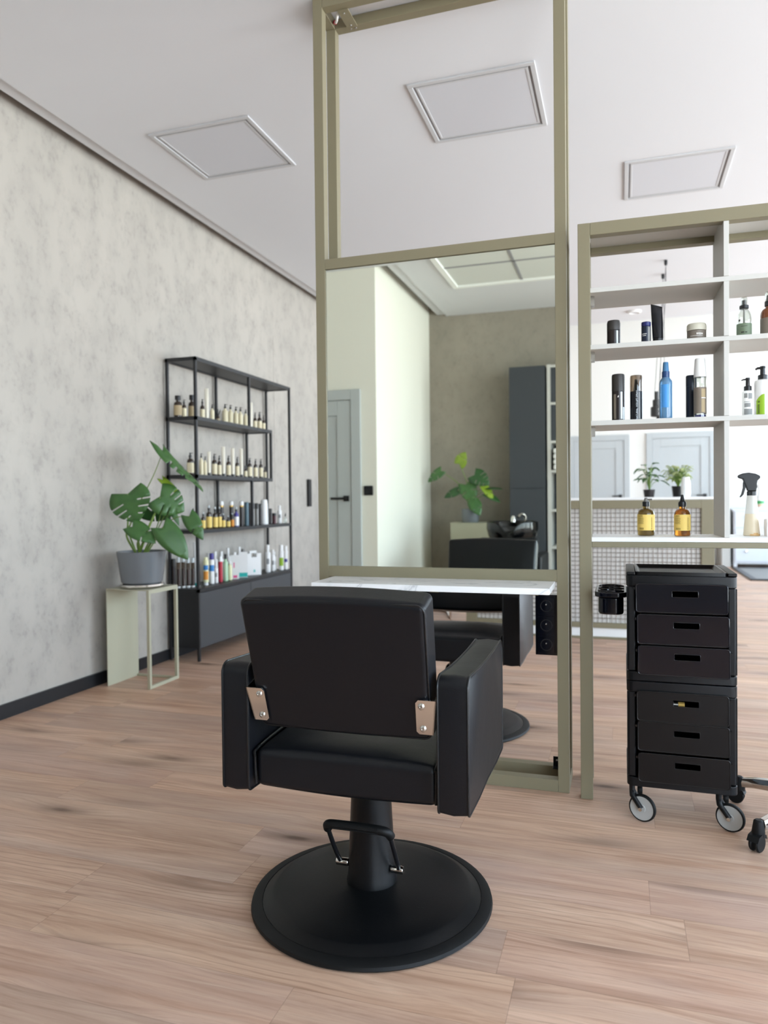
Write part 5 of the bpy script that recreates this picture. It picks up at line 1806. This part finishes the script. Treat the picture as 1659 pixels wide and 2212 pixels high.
def monstera_one():
    t = thing('potted_monstera', 'split leaf monstera in a slate grey pot on the sage side table by the rack', 'plant', (-2.782, 3.800, 0.5851))
    b = B()
    lathe(b, [(0, 0), (0.105, 0), (0.128, 0.004), (0.132, 0.012), (0.128, 0.022), (0.112, 0.025), (0, 0.025)], seg=44)
    obj('saucer', b, M_CHROME, t)
    b = B()
    lathe(b, [(0, 0.0255), (0.112, 0.0255), (0.121, 0.034), (0.147, 0.213), (0.148, 0.219), (0.143, 0.219), (0.138, 0.200), (0, 0.198)], seg=56)
    obj('pot', b, M_POT, t)
    b = B()
    lathe(b, [(0.139, 0.197), (0.10, 0.207), (0, 0.210)], seg=40)
    obj('soil', b, M_SOIL, t)
    S = 0.00281
    def q(px, py, dy=0.0):
        return ((px - 308) * S * 0.951 - dy * 0.30, dy * 0.95 + (px - 308) * S * 0.308, 0.219 - (py - 1190) * S)
    # big split leaf on the left
    place_leaf(t, 'leaf', q(284, 1066, -0.03), q(306, 1128, -0.06), (0.15, -1, 0.30), 0.262, 3, M_LEAF, 0.12, 0.1)
    # rear right split leaf
    place_leaf(t, 'leaf', q(352, 1072, -0.02), q(402, 1104, 0.0), (0.45, -1, 0.45), 0.205, 3, M_LEAF, 0.15, 0.2)
    place_leaf(t, 'leaf', q(352, 1036, 0.04), q(392, 1068, 0.03), (0.6, -0.5, 0.9), 0.065, 0, M_LEAFY, 0.5, 0.2)
    # high arching leaf seen nearly edge on
    place_leaf(t, 'leaf', q(346, 972, 0.10), q(436, 1070, 0.02), (0.86, 0.12, 0.55), 0.210, 4, M_LEAF, 0.5, -0.12)
    place_leaf(t, 'leaf', q(356, 1098, 0.06), q(302, 1120, 0.04), (0.1, -0.8, -0.6), 0.150, 1, M_LEAFY if False else M_LEAF2, 0.2, 0.1)
    place_leaf(t, 'leaf', q(300, 1136, -0.09), q(352, 1166, -0.13), (0.2, -0.8, 0.65), 0.120, 1, M_LEAF, 0.35, 0.35)
    place_leaf(t, 'leaf', q(306, 1140, -0.05), q(330, 1172, -0.05), (-0.5, -0.8, -0.2), 0.085, 0, M_LEAF2, 0.25, 0.2)
    place_leaf(t, 'leaf', q(364, 1140, -0.08), q(418, 1204, -0.10), (0.55, -1, 0.45), 0.150, 0, M_LEAF, 0.3, 0.35)
    place_leaf(t, 'leaf', q(414, 1116, -0.02), q(446, 1164, -0.06), (0.5, -1, 0.35), 0.100, 1, M_LEAF, 0.3, 0.3)
    place_leaf(t, 'leaf', q(368, 1098, 0.05), q(388, 1136, 0.04), (0.8, -0.5, 0.3), 0.045, 0, M_LEAF, 0.4, 0.2)
    z0 = 0.205
    stem(t, [(-0.04, 0, z0), q(277, 1160, 0), q(279, 1135, 0), q(281, 1100, -0.01), q(284, 1067, -0.03)], 0.0075, 0.003)
    stem(t, [(-0.045, 0.01, z0), q(279, 1150, 0.02), q(284, 1128, 0.02), q(291, 1105, 0.03), q(312, 1060, 0.06), q(330, 1020, 0.08), q(346, 974, 0.10)], 0.0055, 0.002)
    stem(t, [(-0.01, -0.01, z0), q(318, 1165, -0.03), q(330, 1136, -0.04), q(343, 1105, -0.03), q(352, 1074, -0.02)], 0.009, 0.005)
    stem(t, [(0.01, 0.02, z0), q(330, 1160, 0.04), q(346, 1100, 0.06), q(352, 1038, 0.04)], 0.005, 0.002)
    stem(t, [(0.0, -0.02, z0), q(308, 1170, -0.05), q(300, 1150, -0.08), q(300, 1137, -0.09)], 0.006, 0.003)
    stem(t, [(0.02, -0.01, z0), q(330, 1168, -0.04), q(350, 1146, -0.07), q(365, 1141, -0.08)], 0.005, 0.003)
    stem(t, [(0.03, 0.0, z0), q(345, 1150, 0.0), q(380, 1120, 0.0), q(414, 1116, -0.02)], 0.004, 0.002)
    stem(t, [(-0.02, 0.01, z0), q(300, 1175, 0.0), q(303, 1163, 0.01), q(306, 1141, -0.05)], 0.010, 0.003)
    stem(t, [q(281, 1140, 0.0), q(287, 1150, -0.01), q(291, 1156, -0.02)], 0.0035, 0.0015)
    stem(t, [(0.0, 0.03, z0), q(335, 1150, 0.05), q(350, 1118, 0.06), q(356, 1099, 0.06)], 0.004, 0.002)
    stem(t, [(0.02, 0.03, z0), q(350, 1140, 0.05), q(362, 1110, 0.05), q(368, 1099, 0.05)], 0.004, 0.002)
monstera_one()

# ------------------------------------------------------------------ reception desk with grid front
def desk():
    x0, x1, y0 = -1.22, 0.655, 5.94
    t = thing('reception_desk', 'olive framed reception desk with a white grid front, behind the shelf divider', 'desk', ((x0 + x1) / 2, y0, 0))
    hw = (x1 - x0) / 2
    D = 0.62
    b = B()
    box(b, -hw, 0, 0, -hw + 0.09, 0.05, 1.078)
    box(b, hw - 0.09, 0, 0, hw, 0.05, 1.078)
    box(b, -hw + 0.09, 0, 1.012, hw - 0.09, 0.05, 1.078)
    box(b, -hw + 0.09, 0, 0.085, hw - 0.09, 0.05, 0.125)
    box(b, -hw + 0.09, 0, 0.0, hw - 0.09, 0.05, 0.018)
    obj('front_frame', b, M_OLIVE, t, bevel=0.002)
    for s in (-1, 1):
        xa, xb = sorted((s * hw, s * (hw - 0.05)))
        obj('side_panel', bx(xa, 0.05, 0, xb, D, 1.078), M_OLIVE, t)
    obj('front_panel', bx(-hw + 0.05, 0.038, 0.018, hw - 0.05, 0.048, 1.012), M_WHITEP2, t)
    obj('plinth', bx(-hw + 0.09, 0.012, 0.018, hw - 0.09, 0.037, 0.085), M_COUNTER, t)
    b = B()
    g = 0.0345
    n = int((2 * hw - 0.18) / g)
    for k in range(1, n + 1):
        x = -hw + 0.09 + k * (2 * hw - 0.18) / (n + 1)
        box(b, x - 0.0026, 0.016, 0.125, x + 0.0026, 0.022, 1.012)
    m = int(0.887 / g)
    for k in range(1, m + 1):
        z = 0.125 + k * 0.887 / (m + 1)
        box(b, -hw + 0.09, 0.022, z - 0.0026, hw - 0.09, 0.028, z + 0.0026)
    obj('wire_grid', b, M_MESHBAR, t)
    obj('desk_top', bx(-hw, 0.0, 1.0785, hw, D, 1.098), M_COUNTER, t, bevel=0.002)
desk()
DT = 1.0985
def leafy_plant(name, label, loc, potm, leafm, pot_r, pot_h, spread, height, count, leaf_w, leaf_l, seed, cat='plant'):
    rnd = random.Random(seed)
    t = thing(name, label, cat, loc)
    b = B()
    lathe(b, [(0, 0), (pot_r * 0.8, 0), (pot_r, pot_h), (pot_r * 0.9, pot_h), (pot_r * 0.86, pot_h * 0.88), (0, pot_h * 0.87)], seg=28)
    obj('pot', b, potm, t)
    sb, lb = B(), B()
    for k in range(count):
        a = k * 2.399 + rnd.uniform(-0.3, 0.3)
        f = (k + 0.5) / count
        rr = spread * (0.25 + 0.75 * rnd.random())
        hh = pot_h + height * (0.35 + 0.65 * rnd.random())
        e = Vector((math.cos(a) * rr, math.sin(a) * rr, hh))
        tube(sb, smooth_path([(0, 0, pot_h * 0.8), (e.x * 0.35, e.y * 0.35, pot_h + (hh - pot_h) * 0.6), e], 3), 0.0022, 5)
        dirv = Vector((math.cos(a), math.sin(a), rnd.uniform(-0.7, 0.6))).normalized()
        L = leaf_l * rnd.uniform(0.7, 1.15)
        w = leaf_w * rnd.uniform(0.8, 1.15)
        side = dirv.cross(Vector((0, 0, 1))).normalized()
        up = side.cross(dirv)
        pr = [(0, 0), (0.35, 0.5), (0.6, 0.42), (0.85, 0.18), (1, 0)]
        L_, R_, C_ = [], [], []
        for (u, hw_) in pr:
            c = e + dirv * L * u - Vector((0, 0, 0.3 * L * u * u))
            C_.append(lb.verts.new(c))
            L_.append(lb.verts.new(c + side * w * hw_ + up * w * 0.15 * (hw_ > 0)))
            R_.append(lb.verts.new(c - side * w * hw_ + up * w * 0.15 * (hw_ > 0)))
        for i in range(len(pr) - 1):
            lb.faces.new((C_[i], C_[i + 1], L_[i + 1], L_[i]))
            lb.faces.new((C_[i + 1], C_[i], R_[i], R_[i + 1]))
    bmesh.ops.remove_doubles(lb, verts=lb.verts[:], dist=1e-6)
    obj('stems', sb, M_STEM, t)
    o = obj('foliage', lb, leafm, t)
    md = o.modifiers.new('thickness', 'SOLIDIFY')
    md.thickness = 0.001
    return t
leafy_plant('trailing_plant', 'dark green leafy plant standing at the left on the reception desk', (0.205, 6.12, DT), M_BROWNCAN, M_LEAF, 0.045, 0.06, 0.075, 0.20, 20, 0.055, 0.075, 4)
leafy_plant('flowering_plant', 'pale green bushy plant in a black pot on the reception desk', (0.425, 6.24, DT), M_CAPBLK, M_HERB, 0.05, 0.085, 0.095, 0.16, 110, 0.030, 0.042, 9)
t = thing('white_vase', 'small white bottle shaped vase beside the pale green desk plant', 'vase', (0.468, 6.075, DT))
obj('body', lathe(B(), [(0, 0), (0.030, 0), (0.034, 0.02), (0.034, 0.10), (0.026, 0.14), (0.026, 0.15), (0, 0.149)], seg=24), M_WHITEP, t)

# ------------------------------------------------------------------ far right corner: dresser, bottle, floor mat
def dresser():
    t = thing('white_dresser', 'white chest of drawers at the far right behind the shelf divider', 'dresser', (2.30, 12.42, 0))
    hw, D, H = 0.66, 0.45, 0.90
    b = B()
    box(b, -hw, 0.02, 0.06, hw, D, H - 0.03)
    obj('body', b, M_DRESSER, t)
    obj('top', bx(-hw - 0.02, 0, H - 0.03, hw + 0.02, D, H), M_DRESSER, t, bevel=0.004)
    for x in (-hw, hw - 0.05):
        for y in (0.03, D - 0.05):
            obj('foot', bx(x, y, 0, x + 0.05, y + 0.05, 0.06), M_DRESSER, t)
    for r_ in range(3):
        for c in range(2):
            xa = -hw + 0.02 + c * (hw - 0.01)
            za = 0.09 + r_ * 0.262
            d = obj('drawer', bx(xa, 0.004, za, xa + hw - 0.03, 0.0195, za + 0.245), M_DRESSER, t, bevel=0.003)
            obj('knob', lathe(B(), [(0, -0.03), (0.018, -0.028), (0.02, -0.018), (0.008, -0.008), (0.008, 0), (0, 0)], xa + (hw - 0.03) * 0.25, 0.004, za + 0.16, 14, 'y'), M_CHROME, d)
dresser()
tag(obj('side_board', bx(1.47, 12.46, 0, 1.60, 12.88, 0.90), M_SHELFG, None, bevel=0.01), 'narrow grey upright board beside the white dresser', 'board')
t = thing('cleaner_bottle', 'white bottle with green and peach label standing on the white dresser', 'bottle', (2.03, 12.58, 0.9002))
obj('body', lathe(B(), [(0, 0), (0.06, 0), (0.06, 0.15), (0.03, 0.22), (0.024, 0.30), (0, 0.30)], seg=20), M_WHITEP, t)
obj('green_label', lathe(B(), [(0.0605, 0.075), (0.0605, 0.125)], seg=20), M_GREENP, t)
obj('peach_label', lathe(B(), [(0.0605, 0.03), (0.0605, 0.072)], seg=20), M_TERRA, t)
obj('spray_cap', lathe(B(), [(0, 0.30), (0.026, 0.30), (0.05, 0.34), (0.046, 0.38), (0, 0.385)], seg=16, sy=0.6), M_WHITEP, t)
mt = thing('floor_mat', 'black edged grey mat lying on the floor before the white dresser', 'mat', (2.45, 11.45, 0))
b = B()
for (a0, b0, a1, b1) in ((-0.86, -0.92, 0.86, -0.84), (-0.86, 0.80, 0.86, 0.88), (-0.86, -0.84, -0.78, 0.80), (0.78, -0.84, 0.86, 0.80)):
    box(b, a0, b0, 0, a1, b1, 0.022)
obj('border', b, M_CAPBLK, mt, bevel=0.004)
obj('inlay', bx(-0.78, -0.84, 0, 0.78, 0.80, 0.014), M_GREYCAN, mt)

# chrome framed waiting chair beyond the far styling chair
def waiting_chair():
    t = thing('waiting_chair', 'low grey seat on a curved chrome tube, glimpsed behind the far styling chair', 'chair', (-1.80, 6.75, 0), 0.25)
    b = B()
    P = []
    for s in (1,):
        P = smooth_path([(-0.24, -0.22, 0.36), (-0.25, -0.24, 0.20), (-0.25, -0.22, 0.030), (-0.24, -0.10, 0.012), (-0.22, 0.16, 0.012), (-0.12, 0.24, 0.012), (0.12, 0.24, 0.012), (0.22, 0.16, 0.012), (0.24, -0.10, 0.012), (0.25, -0.22, 0.030), (0.25, -0.24, 0.20), (0.24, -0.22, 0.36)], 6)
    tube(b, P, 0.012, 10)
    obj('frame', b, M_CHROME, t)
    obj('seat', bx(-0.24, -0.25, 0.36, 0.24, 0.22, 0.41), M_GREYCAN, t, bevel=0.015)
waiting_chair()

# ------------------------------------------------------------------ things behind the viewer, seen in the mirror
t = thing('light_switch', 'square black switch beside the grey door in the mirror', 'switch', (-2.128, -0.54, 1.183))
prism_b = B()
prism(prism_b, rrect(-0.042, -0.042, 0.042, 0.042, 0.006, 3), 0.0002, 0.010)
obj('plate', prism_b, M_CAPBLK, t)
pb2 = B()
prism(pb2, rrect(-0.030, -0.030, 0.030, 0.030, 0.003, 3), 0.0102, 0.014)
obj('rocker', pb2, M_GLOSSBLK, t)

t = thing('sage_cabinet', 'low sage cabinet under the second monstera in the mirror', 'cabinet', (-1.49, -2.20, 0), 0)
obj('body', bx(-0.235, -0.21, 0.04, 0.235, 0.19, 0.838), M_SAGE, t, bevel=0.002)
obj('top', bx(-0.24, -0.215, 0.838, 0.24, 0.195, 0.850), M_SAGE, t, bevel=0.002)
obj('plinth', bx(-0.22, -0.2, 0, 0.22, 0.17, 0.04), M_CAPBLK, t)

def monstera_two():
    t = thing('potted_monstera', 'second monstera in a dark pot on the sage cabinet, seen in the mirror', 'plant', (-1.530, -2.10, 0.8502))
    b = B()
    lathe(b, [(0, 0), (0.082, 0), (0.090, 0.01), (0.092, 0.145), (0.086, 0.146), (0.083, 0.13), (0, 0.128)], seg=40)
    obj('pot', b, M_POT, t)
    z = 0.13
    def lf(bx_, bz, tx, tz, up, w, c, m, by=0.06, ty=0.10):
        place_leaf(t, 'leaf', (bx_, by, bz), (tx, ty, tz), up, w, c, m, 0.2, 0.2)
        stem(t, [(0.0, 0.0, z), (bx_ * 0.3, by * 0.4, z + (bz - z) * 0.6), (bx_, by, bz)], 0.006, 0.0025)
    lf(-0.10, 0.62, -0.03, 0.74, (0, 1, 0.5), 0.150, 1, M_LEAFY)
    lf(-0.30, 0.55, -0.44, 0.44, (-0.2, 1, 0.5), 0.130, 2, M_LEAF)
    lf(0.06, 0.50, 0.22, 0.40, (0.1, 1, 0.4), 0.190, 3, M_LEAF2)
    lf(0.16, 0.38, 0.27, 0.24, (0.5, 1, 0.7), 0.100, 1, M_LEAFY)
    lf(-0.03, 0.40, 0.06, 0.20, (0, 1, 0.4), 0.190, 2, M_LEAF)
    lf(-0.12, 0.34, -0.26, 0.27, (-0.3, 1, 0.3), 0.100, 1, M_LEAF2)
    lf(0.18, 0.30, 0.34, 0.22, (0.3, 0.7, 0.8), 0.090, 0, M_LEAF2)
    lf(0.05, 0.22, 0.13, 0.08, (0.2, 1, 0.4), 0.140, 1, M_LEAF, 0.09, 0.13)
    lf(0.20, 0.36, 0.36, 0.36, (0.2, 0.5, 0.9), 0.060, 0, M_LEAF2)
monstera_two()

def wash_unit():
    t = thing('wash_unit', 'black ceramic basin on a dark backwash seat, seen in the mirror', 'wash basin', (-0.99, -1.42, 0), 0)
    # basin: bowl with a dipped neck rest at the front
    b = B()
    seg = 40
    prof = [(0.05, 0.66), (0.16, 0.68), (0.225, 0.74), (0.245, 0.82), (0.240, 0.878), (0.222, 0.884), (0.205, 0.86), (0.19, 0.78), (0.12, 0.72), (0, 0.71)]
    lathe(b, prof, 0, 0, 0, seg, sx=1.0, sy=1.15)
    for v in b.verts:
        if v.co.z > 0.80 and v.co.y > 0.12:
            v.co.z -= 0.11 * math.exp(-(v.co.x / 0.075) ** 2) * min(1, (v.co.y - 0.12) / 0.1)
    obj('basin', b, M_BASIN, t)
    b = B()
    tube(b, smooth_path([(0.10, -0.16, 0.86), (0.10, -0.15, 0.93), (0.07, -0.10, 0.95), (0.05, -0.04, 0.92)], 5), 0.012, 10)
    lathe(b, [(0, 0.87), (0.025, 0.87), (0.022, 0.91), (0.012, 0.93), (0, 0.93)], -0.02, -0.2, 0, 16)
    obj('mixer_tap', b, M_CHROME, t)
    b = B()
    lathe(b, [(0, 0), (0.13, 0), (0.12, 0.03), (0.09, 0.10), (0.09, 0.58), (0.13, 0.66), (0, 0.67)], 0, -0.02, 0, 30)
    obj('pedestal', b, M_BASE, t)
    # seat in front of the basin
    obj('seat', bx(-0.28, 0.28, 0.30, 0.28, 0.85, 0.44), M_LEATHER, t, bevel=0.03, seg=4)
    b = B()
    box(b, -0.27, 0.22, 0.40, 0.27, 0.31, 0.74)
    obj('backrest', b, M_LEATHER, t, bevel=0.03, seg=4)
    for s in (-1, 1):
        xa, xb = sorted((s * 0.285, s * 0.36))
        obj('armrest', bx(xa, 0.24, 0.30, xb, 0.85, 0.62), M_LEATHER, t, bevel=0.02, seg=3)
    obj('base', bx(-0.30, 0.05, 0.0, 0.30, 0.80, 0.30), M_BASE, t, bevel=0.01)
wash_unit()

t = thing('tall_cabinet', 'tall anthracite cupboard seen at the right in the mirror', 'cabinet', (-0.922, -2.2, 0))
obj('body', bx(-0.183, -0.245, 0.05, 0.183, 0.13, 2.455), M_GREYC, t)
for z0, z1 in ((0.052, 1.2), (1.204, 2.453)):
    obj('cabinet_door', bx(-0.181, 0.1305, z0, 0.181, 0.148, z1), M_GREYC, t, bevel=0.002)
obj('plinth', bx(-0.17, -0.23, 0, 0.17, 0.11, 0.05), M_CAPBLK, t)
t = thing('open_shelf_unit', 'tall shelf with pale posts and dark compartments beside the anthracite cupboard in the mirror', 'shelf', (-0.385, -2.2, 0))
for x in (-0.335, 0.30):
    obj('side_panel', bx(x, -0.245, 0, x + 0.035, 0.14, 2.46), M_SHELFG, t)
obj('back_panel', bx(-0.30, -0.246, 0.05, 0.30, -0.235, 2.44), M_GREYC, t)
for z in (0.30, 0.58, 0.96, 1.36, 1.66, 2.05, 2.43):
    obj('shelf_board', bx(-0.30, -0.235, z, 0.30, 0.135, z + 0.025), M_SHELFG, t)
for z0, z1 in ((1.6855, 2.0495), (2.0755, 2.4295)):
    obj('cupboard_door', bx(-0.298, 0.120, z0 + 0.002, 0.298, 0.134, z1 - 0.002), M_GREYC, t)
t = thing('towel_stack', 'stack of folded pale towels on the open shelf in the mirror', 'towels', (-0.56, -2.17, 1.3852))
for k in range(4):
    obj('towel', bx(-0.10, -0.14, k * 0.055, 0.10, 0.14, k * 0.055 + 0.0545), M_WHITEP, t, bevel=0.02, seg=3)
